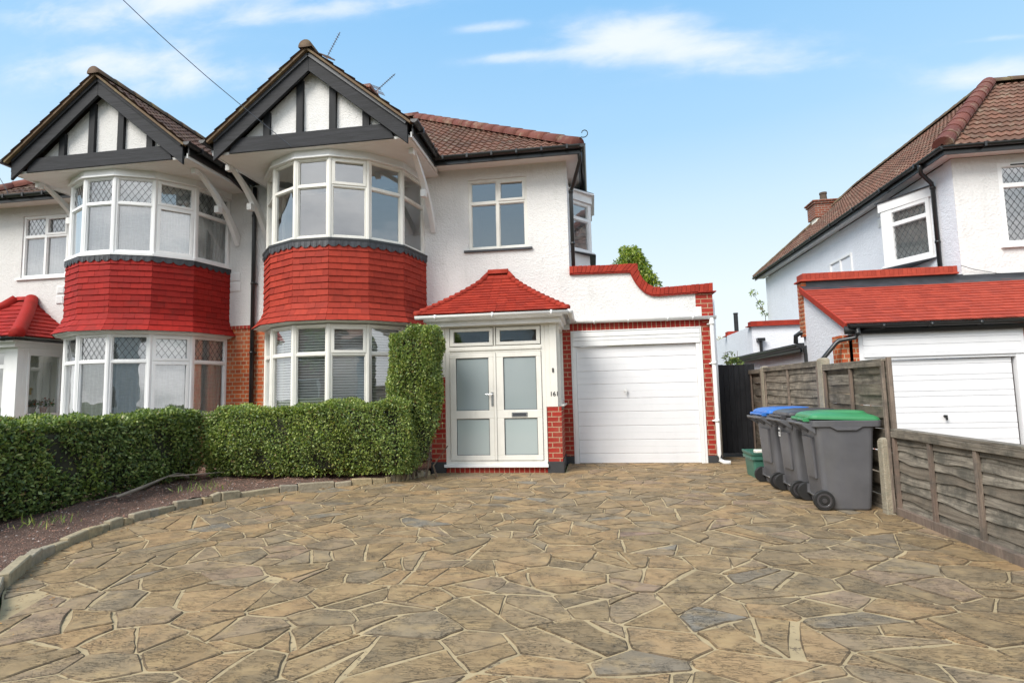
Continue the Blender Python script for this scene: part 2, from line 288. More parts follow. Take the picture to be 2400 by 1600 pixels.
def soilmat(name, a, b1, sp):
    m, t, b, o = newmat(name); h = T(t); g = h.geo()
    c = h.mix(h.mr(h.noise(g, 9, 8, .7), .3, .7), tuple(a)+(1,), tuple(b1)+(1,))
    v = h.n('ShaderNodeTexVoronoi', {'Vector': g, 'Scale': 85.}); pick = h.n('ShaderNodeSeparateColor', {0: v.outputs['Color']}).outputs[0]
    c = h.mix(h.m('MULTIPLY', h.mr(pick, .86, .9), h.mr(v.outputs[0], .35, .45, 1, 0)), c, tuple(sp)+(1,))
    t.links.new(c, b.inputs['Base Color']); b.inputs['Roughness'].default_value = .95
    t.links.new(h.bump(h.m('ADD', h.noise(g, 60, 6, .7), h.m('MULTIPLY', v.outputs[0], -.6)), 1., .02), b.inputs['Normal']); MAT[name] = m
soilmat('soil', (.085,.05,.036), (.19,.11,.078), (.45,.33,.26)); soilmat('verge', (.05,.07,.02), (.09,.11,.03), (.1,.1,.05)); soilmat('asphalt', (.05,.05,.05), (.06,.06,.06), (.1,.1,.1))
plain('chip_pink', (.24,.125,.085), .8, .4); plain('chip_white', (.45,.38,.33), .8, .2); plain('dead_wood', (.20,.165,.13), .9, .3, bump=.6)
leafmat('litter', [(0, (.10,.05,.02)), (.5, (.30,.15,.05)), (1, (.45,.28,.10))])
def kerbmat():
    m, t, b, o = newmat('kerb_stone'); h = T(t); g = h.geo(); r = h.rnd()
    c = h.ramp(r, [(0, (.42,.33,.19)), (.35, (.33,.28,.19)), (.6, (.50,.37,.19)), (.8, (.28,.25,.20)), (1, (.39,.32,.21))])
    c = h.mix(h.mr(h.noise(g, 12, 7, .7), .4, .75, 0, .7), c, (.12,.10,.06,1)); t.links.new(c, b.inputs['Base Color']); b.inputs['Roughness'].default_value = .9
    t.links.new(h.bump(h.noise(g, 40, 6, .65), .8, .01), b.inputs['Normal']); MAT['kerb_stone'] = m
kerbmat()

# ---------------------------------------------------------------- mesh builder
def world_origin(p):
    v = Vector((0,0,0))
    while p is not None: v += p.location; p = p.parent
    return v
class MB:
    def __init__(s): s.v = []; s.f = []; s.r = []
    def add(s, vs, fs, r=0.):
        n = len(s.v); s.v += [tuple(x) for x in vs]; s.f += [tuple(i+n for i in f) for f in fs]; s.r += [r]*len(fs)
    def quad(s, a, b, c, d, r=0., out=None):
        if out is not None:
            n = (Vector(b)-Vector(a)).cross(Vector(d)-Vector(a))
            if n.dot(Vector(out)) < 0: a, b, c, d = d, c, b, a
        s.add([a, b, c, d], [(0,1,2,3)], r)
    def box(s, x0, x1, y0, y1, z0, z1, r=0.):
        x0, x1 = min(x0,x1), max(x0,x1); y0, y1 = min(y0,y1), max(y0,y1); z0, z1 = min(z0,z1), max(z0,z1)
        s.add([(x0,y0,z0),(x1,y0,z0),(x1,y1,z0),(x0,y1,z0),(x0,y0,z1),(x1,y0,z1),(x1,y1,z1),(x0,y1,z1)], [(0,3,2,1),(4,5,6,7),(0,1,5,4),(1,2,6,5),(2,3,7,6),(3,0,4,7)], r)
    def lbox(s, A, B, s0, s1, n0, n1, z0, z1, r=0.):     # box in the frame of a wall line A->B; n points to the right-hand outside
        A = Vector((A[0],A[1],0)); B = Vector((B[0],B[1],0)); t = (B-A).normalized(); n = Vector((t.y,-t.x,0))
        P = lambda a, b, z: A+t*a+n*b+Vector((0,0,z))
        s.add([P(s0,n1,z0),P(s1,n1,z0),P(s1,n0,z0),P(s0,n0,z0),P(s0,n1,z1),P(s1,n1,z1),P(s1,n0,z1),P(s0,n0,z1)], [(0,3,2,1),(4,5,6,7),(0,1,5,4),(1,2,6,5),(2,3,7,6),(3,0,4,7)], r)
    def prism(s, pts, y0, y1, r=0.):       # polygon in X,Z extruded along Y
        n = len(pts); s.add([(x,y0,z) for x, z in pts]+[(x,y1,z) for x, z in pts], [tuple(range(n)), tuple(range(2*n-1, n-1, -1))]+[(i,(i+1)%n+0,(i+1)%n+n,i+n) for i in range(n)], r)
    def prismx(s, pts, x0, x1, r=0.):      # polygon in Y,Z extruded along X
        n = len(pts); s.add([(x0,y,z) for y, z in pts]+[(x1,y,z) for y, z in pts], [tuple(range(n)), tuple(range(2*n-1, n-1, -1))]+[(i,(i+1)%n,(i+1)%n+n,i+n) for i in range(n)], r)
    def prismz(s, pts, z0, z1, r=0.):
        n = len(pts); s.add([(x,y,z0) for x, y in pts]+[(x,y,z1) for x, y in pts], [tuple(range(n-1,-1,-1)), tuple(range(n, 2*n))]+[(i,(i+1)%n,(i+1)%n+n,i+n) for i in range(n)], r)
    def bar(s, a, b, w_, h_, up=(0,0,1), r=0.):
        a, b = Vector(a), Vector(b); t = (b-a).normalized(); sd = t.cross(Vector(up)).normalized(); u = sd.cross(t)
        P = []
        for q in (a, b):
            for i, j in ((-1,-1),(1,-1),(1,1),(-1,1)): P.append(q+sd*i*w_/2+u*j*h_/2)
        s.add(P, [(3,2,1,0),(4,5,6,7),(0,1,5,4),(1,2,6,5),(2,3,7,6),(3,0,4,7)], r)
    def tube(s, path, rad, n=10, arc=(0,360), cap=True, r=0., up=None):
        path = [Vector(p) for p in path]; rad = rad if isinstance(rad, (list, tuple)) else [rad]*len(path); base = len(s.v); full = arc[1]-arc[0] >= 360
        k = n if full else n+1; fs = []
        for i, p in enumerate(path):
            t = ((path[i+1]-p).normalized() if i == 0 else (p-path[i-1]).normalized() if i == len(path)-1 else ((path[i+1]-p).normalized()+(p-path[i-1]).normalized()).normalized())
            ref = Vector(up) if up else (Vector((0,0,1)) if abs(t.z) < .9 else Vector((0,1,0)))
            sd = t.cross(ref).normalized(); u = sd.cross(t)
            for j in range(k):
                a = R(arc[0]+(arc[1]-arc[0])*j/n); s.v.append(tuple(p+sd*math.cos(a)*rad[i]+u*math.sin(a)*rad[i]))
        for i in range(len(path)-1):
            for j in range(n if full else n):
                a, b = base+i*k+j, base+i*k+(j+1)%k; fs.append((a, b, b+k, a+k))
        if cap: fs += [tuple(base+j for j in range(k-1,-1,-1)), tuple(base+(len(path)-1)*k+j for j in range(k))]
        s.f += fs; s.r += [r]*len(fs)
    def loft(s, rings, cap=True, r=0.):
        n = len(rings[0]); b = len(s.v); fs = []
        for q in rings: s.v += [tuple(p) for p in q]
        for i in range(len(rings)-1):
            for j in range(n): fs.append((b+i*n+j, b+i*n+(j+1)%n, b+(i+1)*n+(j+1)%n, b+(i+1)*n+j))
        if cap: fs += [tuple(b+j for j in range(n-1,-1,-1)), tuple(b+(len(rings)-1)*n+j for j in range(n))]
        s.f += fs; s.r += [r]*len(fs)
    def build(s, name, mat, parent=None, bevel=0, smooth=False, planes=None, recalc=True):
        o_ = world_origin(parent); me = bpy.data.meshes.new(name)
        me.from_pydata([(x-o_.x, y-o_.y, z-o_.z) for x, y, z in s.v], [], s.f)
        at = me.attributes.new('rnd', 'FLOAT', 'FACE'); at.data.foreach_set('value', s.r)
        bm = bmesh.new(); bm.from_mesh(me)
        for co, no in (planes or []):
            bmesh.ops.bisect_plane(bm, geom=bm.verts[:]+bm.edges[:]+bm.faces[:], plane_co=Vector(co)-o_, plane_no=no, clear_outer=True)
        if recalc: bmesh.ops.recalc_face_normals(bm, faces=bm.faces[:])
        if bevel: bmesh.ops.bevel(bm, geom=[e for e in bm.edges if len(e.link_faces) == 2 and e.calc_face_angle(0) > .5], offset=bevel, segments=1, affect='EDGES', clamp_overlap=True)
        uvl = bm.loops.layers.uv.new('uv')
        for f in bm.faces:
            n = f.normal
            if smooth: f.smooth = True
            t = Vector((0,0,1)).cross(n)
            t = t.normalized() if t.length > .15 else Vector((1,0,0))
            b = n.cross(t)
            if abs(t.x) > abs(t.y):
                if t.x < 0: t = -t
            elif t.y < 0: t = -t
            for l in f.loops:
                p = l.vert.co+o_; l[uvl].uv = (p.dot(t), p.dot(b))
        bm.to_mesh(me); bm.free()
        me.materials.append(MAT[mat]); ob = bpy.data.objects.new(name, me); C.objects.link(ob); ob.parent = parent
        return ob
def thing(name, label, cat, loc=(0,0,0), group=None):
    o = bpy.data.objects.new(name, None); C.objects.link(o); o.location = loc; o['label'] = label; o['category'] = cat
    if group: o['group'] = group
    bpy.context.view_layer.update(); return o
def tag(o, label, cat, group=None):
    o['label'] = label; o['category'] = cat
    if group: o['group'] = group
    return o
def struct(o): o['kind'] = 'structure'; return o
rng = random.Random(7); nrg = np.random.default_rng(11)
def leaves(name, mat, parent, P, Nn, size, asp=.5, spread=.8, droop=0.):
    o_ = world_origin(parent); n = len(P); P = np.asarray(P, float)-np.array(o_); Nn = np.asarray(Nn, float)
    d = Nn*(1-spread)+nrg.normal(size=(n,3))*spread*.75; d[:,2] -= droop; d /= np.linalg.norm(d, axis=1)[:,None]+1e-9
    q = nrg.normal(size=(n,3)); sd = np.cross(d, q); sd /= np.linalg.norm(sd, axis=1)[:,None]+1e-9; nn = np.cross(d, sd)
    L = size*(.6+.8*nrg.random(n))[:,None]; W_ = L*asp*.5
    V = np.empty((n,4,3)); V[:,0] = P; V[:,1] = P+d*L*.45+sd*W_+nn*W_*.3; V[:,2] = P+d*L; V[:,3] = P+d*L*.45-sd*W_+nn*W_*.3
    me = bpy.data.meshes.new(name); me.vertices.add(4*n); me.vertices.foreach_set('co', V.reshape(-1)); me.loops.add(4*n); me.loops.foreach_set('vertex_index', np.arange(4*n, dtype=np.int32))
    me.polygons.add(n); me.polygons.foreach_set('loop_start', np.arange(0, 4*n, 4, dtype=np.int32)); me.polygons.foreach_set('loop_total', np.full(n, 4, np.int32))
    at = me.attributes.new('rnd', 'FLOAT', 'FACE'); at.data.foreach_set('value', nrg.random(n).astype(np.float32)); me.update(); me.validate()
    me.materials.append(MAT[mat]); ob = bpy.data.objects.new(name, me); C.objects.link(ob); ob.parent = parent; return ob
# ================================================================ ground
W = 10.07
mb = MB(); mb.quad((-150,-150,-.03),(150,-150,-.03),(150,200,-.03),(-150,200,-.03)); struct(mb.build('ground', 'verge'))
mb = MB(); mb.quad((-150,-13,-.02),(150,-13,-.02),(150,-5,-.02),(-150,-5,-.02)); struct(mb.build('road', 'asphalt'))
mb = MB(); mb.quad((2.2,10.0,-.012),(8.5,10.0,-.012),(8.5,30,-.012),(2.2,30,-.012)); mb.quad((3.1,-3,-.008),(9.5,-3,-.008),(9.5,9.99,-.008),(3.1,9.99,-.008)); struct(mb.build('path', 'path_concrete'))
KERB = [(-2.70,8.80),(-2.88,8.35),(-3.12,8.02),(-3.62,7.72),(-4.10,7.40),(-4.62,6.95),(-4.92,6.45),(-5.03,5.95),(-5.05,5.43),(-4.97,4.92),(-4.82,4.40),(-4.58,3.92),(-4.27,3.50),(-3.95,3.22),(-3.74,3.02),(-3.68,2.82),(-3.8,2.5),(-4.2,2.1)]
def catmull(P, n=6):
    out = []
    for i in range(len(P)-1):
        p0 = P[max(i-1,0)]; p1 = P[i]; p2 = P[i+1]; p3 = P[min(i+2,len(P)-1)]
        for k in range(n):
            t = k/n; out.append(tuple(.5*((2*p1[a])+(-p0[a]+p2[a])*t+(2*p0[a]-5*p1[a]+4*p2[a]-p3[a])*t*t+(-p0[a]+3*p1[a]-3*p2[a]+p3[a])*t**3) for a in range(len(p1))))
    out.append(P[-1]); return out
KC = catmull(KERB)
# mortar bed and crazy paving
drive = [(-2.70,8.97),(-2.70,8.80)]+KC+[(-4.2,.6),(3.06,.6),(3.06,6.2),(2.98,10.0),(2.6,10.9),(2.2,10.9),(2.18,10.16),(-.5,10.16),(-.5,8.97)]
mb = MB()
mb.add([(x,y,.0045) for x, y in drive], [tuple(range(len(drive)))]); struct(mb.build('driveway_bed', 'mortar', recalc=False))
def inside(p, poly):
    c = False; j = len(poly)-1
    for i in range(len(poly)):
        if (poly[i][1] > p[1]) != (poly[j][1] > p[1]) and p[0] < (poly[j][0]-poly[i][0])*(p[1]-poly[i][1])/(poly[j][1]-poly[i][1])+poly[i][0]: c = not c
        j = i
    return c
def clip(poly, mx_, my_, nx, ny):      # keep the side opposite to the normal
    out = []
    for i in range(len(poly)):
        a, b = poly[i], poly[(i+1)%len(poly)]
        da = (a[0]-mx_)*nx+(a[1]-my_)*ny; db = (b[0]-mx_)*nx+(b[1]-my_)*ny
        if da <= 0: out.append(a)
        if (da < 0 < db) or (db < 0 < da):
            t = da/(da-db); out.append((a[0]+(b[0]-a[0])*t, a[1]+(b[1]-a[1])*t))
    return out
def voronoi_paving():
    g = np.random.default_rng(5); S = []; AX = 1.35     # stones lie a little wider than deep
    while len(S) < 1500:
        p = g.random(2)*np.array([8.8, 10.8])+np.array([-5.6, .4]); r = .135+.20*g.random()**1.3
        if all(((p[0]-q[0])/AX)**2+(p[1]-q[1])**2 > ((r+q[2])*.5*1.55)**2 for q in S): S.append((p[0], p[1], r)); miss = 0
        else:
            miss += 1
            if miss > 1500: break
    return S
S = voronoi_paving(); SA = np.array(S); mb = MB(); rr2 = []
def noisy(poly, g, amp, seg):
    out = []
    for i in range(len(poly)):
        a, b = poly[i], poly[(i+1)%len(poly)]; L = math.hypot(b[0]-a[0], b[1]-a[1]); n = max(1, int(L/seg))
        nx, ny = (b[1]-a[1])/(L+1e-9), -(b[0]-a[0])/(L+1e-9); bow = g.normal()*amp*1.2
        for k in range(n):
            t = k/n; d = (g.normal()*amp*.45+bow*math.sin(math.pi*t)) if k else 0; out.append((a[0]+(b[0]-a[0])*t+nx*d, a[1]+(b[1]-a[1])*t+ny*d))
    return out
gp = np.random.default_rng(3)
rimf = []
DSG = 1 if sum(drive[i-1][0]*drive[i][1]-drive[i][0]*drive[i-1][1] for i in range(len(drive))) > 0 else -1
def lay(poly):
    cx_ = sum(p[0] for p in poly)/len(poly); cy_ = sum(p[1] for p in poly)/len(poly)
    if not any(inside(p, drive) for p in poly+[(cx_,cy_)]): return
    if any(not inside(p, drive) for p in poly):
        # cut by those edges of the outline that the outside corners lie beyond
        hit = set()
        for p in poly:
            if inside(p, drive): continue
            best = None
            for k in range(len(drive)):
                a, b = drive[k], drive[(k+1)%len(drive)]; L2 = (b[0]-a[0])**2+(b[1]-a[1])**2
                if L2 < 1e-8: continue
                tt = min(1, max(0, ((p[0]-a[0])*(b[0]-a[0])+(p[1]-a[1])*(b[1]-a[1]))/L2)); dq = math.hypot(a[0]+(b[0]-a[0])*tt-p[0], a[1]+(b[1]-a[1])*tt-p[1])
                if best is None or dq < best[0]: best = (dq, k)
            hit.add(best[1])
        for k in hit:
            a, b = drive[k], drive[(k+1)%len(drive)]; L = math.hypot(b[0]-a[0], b[1]-a[1]); nx, ny = (b[1]-a[1])/L*DSG, -(b[0]-a[0])/L*DSG
            poly = clip(poly, a[0]-nx*.012, a[1]-ny*.012, nx, ny)
            if len(poly) < 3: return
        cx_ = sum(p[0] for p in poly)/len(poly); cy_ = sum(p[1] for p in poly)/len(poly)
        if not inside((cx_,cy_), drive): return
    if len(poly) < 3: return
    # drop slivers, round the corners, roughen the edge
    pts = [poly[k] for k in range(len(poly)) if math.hypot(poly[k][0]-poly[k-1][0], poly[k][1]-poly[k-1][1]) > .03]
    if len(pts) < 3: return
    ch = []
    for k in range(len(pts)):
        a, b = pts[k], pts[(k+1)%len(pts)]; L = math.hypot(b[0]-a[0], b[1]-a[1]); q = min(.3, .012/L*(.3+gp.random()))
        ch += [(a[0]+(b[0]-a[0])*q, a[1]+(b[1]-a[1])*q), (b[0]+(a[0]-b[0])*q, b[1]+(a[1]-b[1])*q)]
    rim = noisy(ch, gp, .006, .07); cx_ = sum(p[0] for p in rim)/len(rim); cy_ = sum(p[1] for p in rim)/len(rim)
    zt = .008+.006*gp.random(); tx, ty = gp.normal(size=2)*.006; n = len(rim)
    inn = []
    for p in rim:
        dd = math.hypot(p[0]-cx_, p[1]-cy_); f = max(.5, (dd-.009)/dd); inn.append((cx_+(p[0]-cx_)*f, cy_+(p[1]-cy_)*f))
    zz = lambda p: zt+(p[0]-cx_)*tx+(p[1]-cy_)*ty
    V = [(p[0],p[1],-.004) for p in rim]+[(p[0],p[1],zz(p)-.005) for p in rim]+[(p[0],p[1],zz(p)) for p in inn]
    F = [(k,(k+1)%n,(k+1)%n+n,k+n) for k in range(n)]+[(k+n,(k+1)%n+n,(k+1)%n+2*n,k+2*n) for k in range(n)]+[tuple(range(2*n,3*n))]
    rimf.extend([1.]*(2*n)+[0.]); mb.add(V, F, float(gp.random()))
for i, (x, y, r) in enumerate(S):
    d = np.hypot((SA[:,0]-x)/1.35, SA[:,1]-y); nb = np.argsort(d)[1:26]; poly = [(x-1,y-1),(x+1,y-1),(x+1,y+1),(x-1,y+1)]
    for j in nb:
        # power diagram in stretched space, so that big and small stones meet
        ux, uy = x/1.35, y; vx, vy = SA[j,0]/1.35, SA[j,1]; D2 = (vx-ux)**2+(vy-uy)**2; t = .5+((r*1.1)**2-(SA[j,2]*1.1)**2)/(2*D2); t = min(.8, max(.2, t))
        px, py = (ux+(vx-ux)*t)*1.35, uy+(vy-uy)*t; nx, ny = (vx-ux)/1.35, vy-uy; nl = math.hypot(nx, ny); nx /= nl; ny /= nl; jt = .003+.009*gp.random()**1.5
        poly = clip(poly, px-nx*jt, py-ny*jt, nx, ny)
        if len(poly) < 3: break
    if len(poly) < 3: continue
    # big slabs were broken into angular pieces before they were laid
    parts, todo = [], [(poly, 0)]
    while todo:
        q, dpt = todo.pop(); ar = abs(sum(q[k-1][0]*q[k][1]-q[k][0]*q[k-1][1] for k in range(len(q))))/2 if len(q) > 2 else 0
        if ar < .001: continue
        if dpt < 3 and gp.random() < (ar-.035)*7.5:
            cx0 = sum(p[0] for p in q)/len(q); cy0 = sum(p[1] for p in q)/len(q); far = max(q, key=lambda p: (p[0]-cx0)**2+(p[1]-cy0)**2); an = math.atan2(far[1]-cy0, far[0]-cx0)+gp.normal()*.75
            rad = math.sqrt(ar)*.28; o_x, o_y = cx0+gp.normal()*rad*.6, cy0+gp.normal()*rad*.6; nx, ny = math.cos(an), math.sin(an); jt = .004+.008*gp.random()**1.5
            todo += [(clip(q, o_x-nx*jt, o_y-ny*jt, nx, ny), dpt+1), (clip(q, o_x+nx*jt, o_y+ny*jt, -nx, -ny), dpt+1)]
        else: parts.append(q)
    for q_ in parts:
        if len(q_) > 2: lay(q_)
ob = mb.build('paving', 'paving_stone', recalc=False); struct(ob); at = ob.data.attributes.new('rim', 'FLOAT', 'FACE'); at.data.foreach_set('value', np.array(rimf, np.float32))
at = ob.data.attributes.new('rnd2', 'FLOAT', 'FACE'); r1 = np.empty(len(ob.data.polygons), np.float32); ob.data.attributes['rnd'].data.foreach_get('value', r1); at.data.foreach_set('value', np.modf(r1*37.31)[0].astype(np.float32))
# kerb of short stone blocks
mb = MB(); acc = [0.]
for i in range(1, len(KC)): acc.append(acc[-1]+math.hypot(KC[i][0]-KC[i-1][0], KC[i][1]-KC[i-1][1]))
def kp(s):
    for i in range(1, len(acc)):
        if acc[i] >= s: t = (s-acc[i-1])/(acc[i]-acc[i-1]+1e-9); return (KC[i-1][0]+(KC[i][0]-KC[i-1][0])*t, KC[i-1][1]+(KC[i][1]-KC[i-1][1])*t)
    return KC[-1]
s = 0.; gk = random.Random(4)
while s < acc[-1]-.1:
    L = gk.choice([.12,.2,.24,.3,.36,.5]) if s > .9 else .085
    a, b = kp(s), kp(min(s+L-.008, acc[-1])); dx, dy = b[0]-a[0], b[1]-a[1]; ln = math.hypot(dx, dy); nx, ny = dy/ln, -dx/ln
    h_ = .07+gk.random()*.045; th = .085; dz = gk.uniform(-.014,.014); sh = gk.uniform(-.018,.018)
    # the bed lies to the right-hand side of the run seen from the porch
    sx_, sy_ = nx, ny
    p = [(a[0]+sx_*sh,a[1]+sy_*sh),(b[0]+sx_*sh,b[1]+sy_*sh),(b[0]+sx_*(th+sh),b[1]+sy_*(th+sh)),(a[0]+sx_*(th+sh),a[1]+sy_*(th+sh))]
    mb.add([(x,y,-.02) for x, y in p]+[(x,y,h_+(dz if k in (0,3) else -dz)) for k, (x, y) in enumerate(p)], [(3,2,1,0),(4,5,6,7),(0,1,5,4),(1,2,6,5),(2,3,7,6),(3,0,4,7)], gk.random()); s += L
struct(mb.build('kerb', 'kerb_stone', bevel=.009))
# flower bed soil
bx0, by0, nxg, nyg = -9.2, .8, 90, 110; mb = MB(); grid = {}; KO = []
for i in range(len(KC)-1):
    dx, dy = KC[i+1][0]-KC[i][0], KC[i+1][1]-KC[i][1]; ln = math.hypot(dx, dy) or 1; KO.append((KC[i][0]+dy/ln*.07, KC[i][1]-dx/ln*.07))
bed = [(-2.74,8.99)]+KO+[(-4.3,2.1),(-9.2,2.1),(-9.2,9.98),(-3.0,9.98),(-2.74,9.98)]
step = .075; ny_ = int(8/step); nx_ = int(7/step)
def bz(x, y): return .075+.018*math.sin(x*5.1+y*2.3)+.016*math.sin(x*11+3)*math.sin(y*9.7)+.008*math.sin(31*x+17*y)
cells = []
for i in range(nx_):
    for j in range(ny_):
        x, y = -9.2+i*step, 2.1+j*step
        if inside((x+step/2,y+step/2), bed) or sum(inside(q, bed) for q in ((x,y),(x+step,y),(x,y+step),(x+step,y+step))) >= 2: cells.append((x,y))
vid = {}
for x, y in cells:
    ids = []
    for q in ((x,y),(x+step,y),(x+step,y+step),(x,y+step)):
        k = (round(q[0],3), round(q[1],3))
        if k not in vid: vid[k] = len(mb.v); mb.v.append((q[0],q[1],bz(*q)))
        ids.append(vid[k])
    mb.f.append(tuple(ids)); mb.r.append(0)
struct(mb.build('flower_bed', 'soil', smooth=True, recalc=False))
def chips(name, mat, n, sz, region, label, cat):
    mb = MB(); g = random.Random(n)
    while n > 0:
        x, y = g.uniform(*region[0]), g.uniform(*region[1])
        if not inside((x,y), bed): continue
        z = bz(x,y); s_ = sz*g.uniform(.5,1.5); a = g.random()*6.28; c_, d_ = math.cos(a)*s_, math.sin(a)*s_
        mb.add([(x+c_,y+d_,z),(x-d_*.8,y+c_*.8,z),(x-c_,y-d_,z),(x+d_*.7,y-c_*.7,z),(x,y,z+s_*.8)], [(0,1,4),(1,2,4),(2,3,4),(3,0,4)], g.random()); n -= 1
    o = mb.build(name, mat); tag(o, label, cat); o['kind'] = 'stuff'
chips('bark_mulch', 'chip_pink', 9000, .011, ((-9,-2.7),(2.2,9.4)), 'reddish bark and grit littering the flower bed in front of the hedge', 'mulch')
chips('gravel', 'chip_white', 1500, .009, ((-9,-2.7),(2.2,9.4)), 'pale stone chips scattered over the dark bed soil', 'gravel')

mb = MB(); g = random.Random(77)
for k in range(150):
    s0 = g.uniform(.3, acc[-1]-.8); p = kp(s0); q = kp(s0+.05); dx, dy = q[0]-p[0], q[1]-p[1]; L = math.hypot(dx, dy); off = -abs(g.gauss(0,.10))-.02 if g.random() < .8 else -g.uniform(.1,3.)
    x, y = p[0]+dy/L*off, p[1]-dx/L*off; a = g.random()*6.28; s_ = g.uniform(.008,.02); c_, d_ = math.cos(a)*s_, math.sin(a)*s_
    mb.add([(x-c_,y-d_,.018),(x-d_*.5,y+c_*.5,.024),(x+c_,y+d_,.02),(x+d_*.5,y-c_*.5,.021)], [(0,1,2,3)], g.random())
o = mb.build('leaf_litter', 'litter', recalc=False); tag(o, 'small dry brown leaves scattered along the foot of the stone kerb', 'leaf litter'); o['kind'] = 'stuff'
# ================================================================ house pieces
def roof_grid(mb, O, U, V, width, length, course=.255, lift=.026, amp=.016, wave=.15, seg=6, seed=1):
    O, U, V = Vector(O), Vector(U).normalized(), Vector(V).normalized(); Nn = U.cross(V); Nn = Nn if Nn.z > 0 else -Nn
    g = random.Random(seed); nc = int(math.ceil(length/course)); du = wave/seg; nu = int(math.ceil(width/du))
    for j in range(nc):
        v0, v1 = j*course, min((j+1)*course+.03, length+.03); base = len(mb.v); sh = 0.; jig = [g.uniform(-.004,.006) for _ in range(nu//(seg*2)+2)]; rr = [g.random() for _ in range(nu//(seg*2)+2)]
        for k in range(nu+1):
            u = k*du; t = (k % seg)/seg; h_ = amp*(math.cos(2*math.pi*t)**3*.6+math.cos(2*math.pi*t)*.4); jg = jig[k//(seg*2)]
            P = O+U*u
            mb.v += [tuple(P+V*(v0+jg)+Nn*(h_-.004)), tuple(P+V*(v0+jg)+Nn*(h_+lift)), tuple(P+V*v1+Nn*(h_+.002))]
        for k in range(nu):
            a = base+3*k; r_ = rr[k//(seg*2)]
            mb.f += [(a,a+3,a+4,a+1),(a+1,a+4,a+5,a+2)]; mb.r += [r_, r_]
def tile_strip(mb, a0, a1, b0, b1, n, out, lift=.014, g=rng, off=0.):
    a0, a1, b0, b1, out = map(Vector, (a0, a1, b0, b1, out)); out = out.normalized()
    cuts = [0.]+[max(0.02, min(.98, (k+off)/n+g.uniform(-.12,.12)/n)) for k in range(1 if off == 0 else 0, n) if 0.04 < (k+off)/n < .98]+[1.]
    cuts = sorted(set(cuts)); L = (a1-a0).length
    for c0, c1 in zip(cuts[:-1], cuts[1:]):
        e_ = .0016/max(L,.01) ; c0_, c1_ = c0+(e_ if c0 > 0 else 0), c1-(e_ if c1 < 1 else 0); jl = g.uniform(-.004,.004); li = lift+g.uniform(-.002,.004); r_ = g.random()
        dn = (a0-b0).normalized()*jl
        p0 = a0.lerp(a1, c0_)+dn; p1 = a0.lerp(a1, c1_)+dn; q0 = b0.lerp(b1, c0_); q1 = b0.lerp(b1, c1_); up0 = (q0-p0)*.12; up1 = (q1-p1)*.12
        mb.add([p0+out*.001, p1+out*.001, p1+out*li, p0+out*li, q1+out*.002+up1, q0+out*.002+up0], [(0,1,2,3),(3,2,4,5),(0,3,5),(1,4,2)], r_)
def ridge_caps(mb, a, b, rad, n, over=.03, seed=2):
    a, b = Vector(a), Vector(b); g = random.Random(seed)
    for i in range(n):
        p, q = a.lerp(b, i/n), a.lerp(b, (i+1)/n); t = (q-p).normalized(); p = p-t*over
        mb.tube([p, q], [rad*1.06, rad*.96], 10, (-5,185), True, g.random())
BP = [(-1.47,0.),(-1.31,.76),(-.88,1.26),(-.31,1.54),(.31,1.54),(.88,1.26),(1.31,.76),(1.47,0.)]
def bayp(cb, e=0.): 
    k = 1+e/1.5
    return [(cb+x*k, W-(y+(e if y > 0 else 0))) for x, y in BP]
def diamonds(mb, A, B, s0, s1, z0, z1, n, pitch=.085, wd=.0055):
    A = Vector((A[0],A[1],0)); B = Vector((B[0],B[1],0)); t = (B-A).normalized(); nn = Vector((t.y,-t.x,0)); sl_ = 1.45; w_, h_ = s1-s0, z1-z0
    for sg in (1,-1):
        c = -h_/sl_ - pitch
        while c < w_+h_/sl_+pitch:
            # line s = c + z/sl (sg=1) or s = c + (h-z)/sl
            pts = []
            for zz in (0, h_):
                ss = c+(zz if sg == 1 else h_-zz)/sl_; pts.append((ss, zz))
            (sa, za), (sb, zb_) = pts; ok = True
            lo, hi = 0., 1.
            ds = sb-sa
            if abs(ds) > 1e-9:
                t0, t1 = (0-sa)/ds, (w_-sa)/ds
                if t0 > t1: t0, t1 = t1, t0
                lo, hi = max(lo, t0), min(hi, t1)
            if hi-lo > .02:
                P = [A+t*(s0+sa+(sb-sa)*q)+nn*n+Vector((0,0,z0+za+(zb_-za)*q)) for q in (lo, hi)]
                mb.bar(P[0], P[1], wd, .003, up=tuple(nn))
            c += pitch
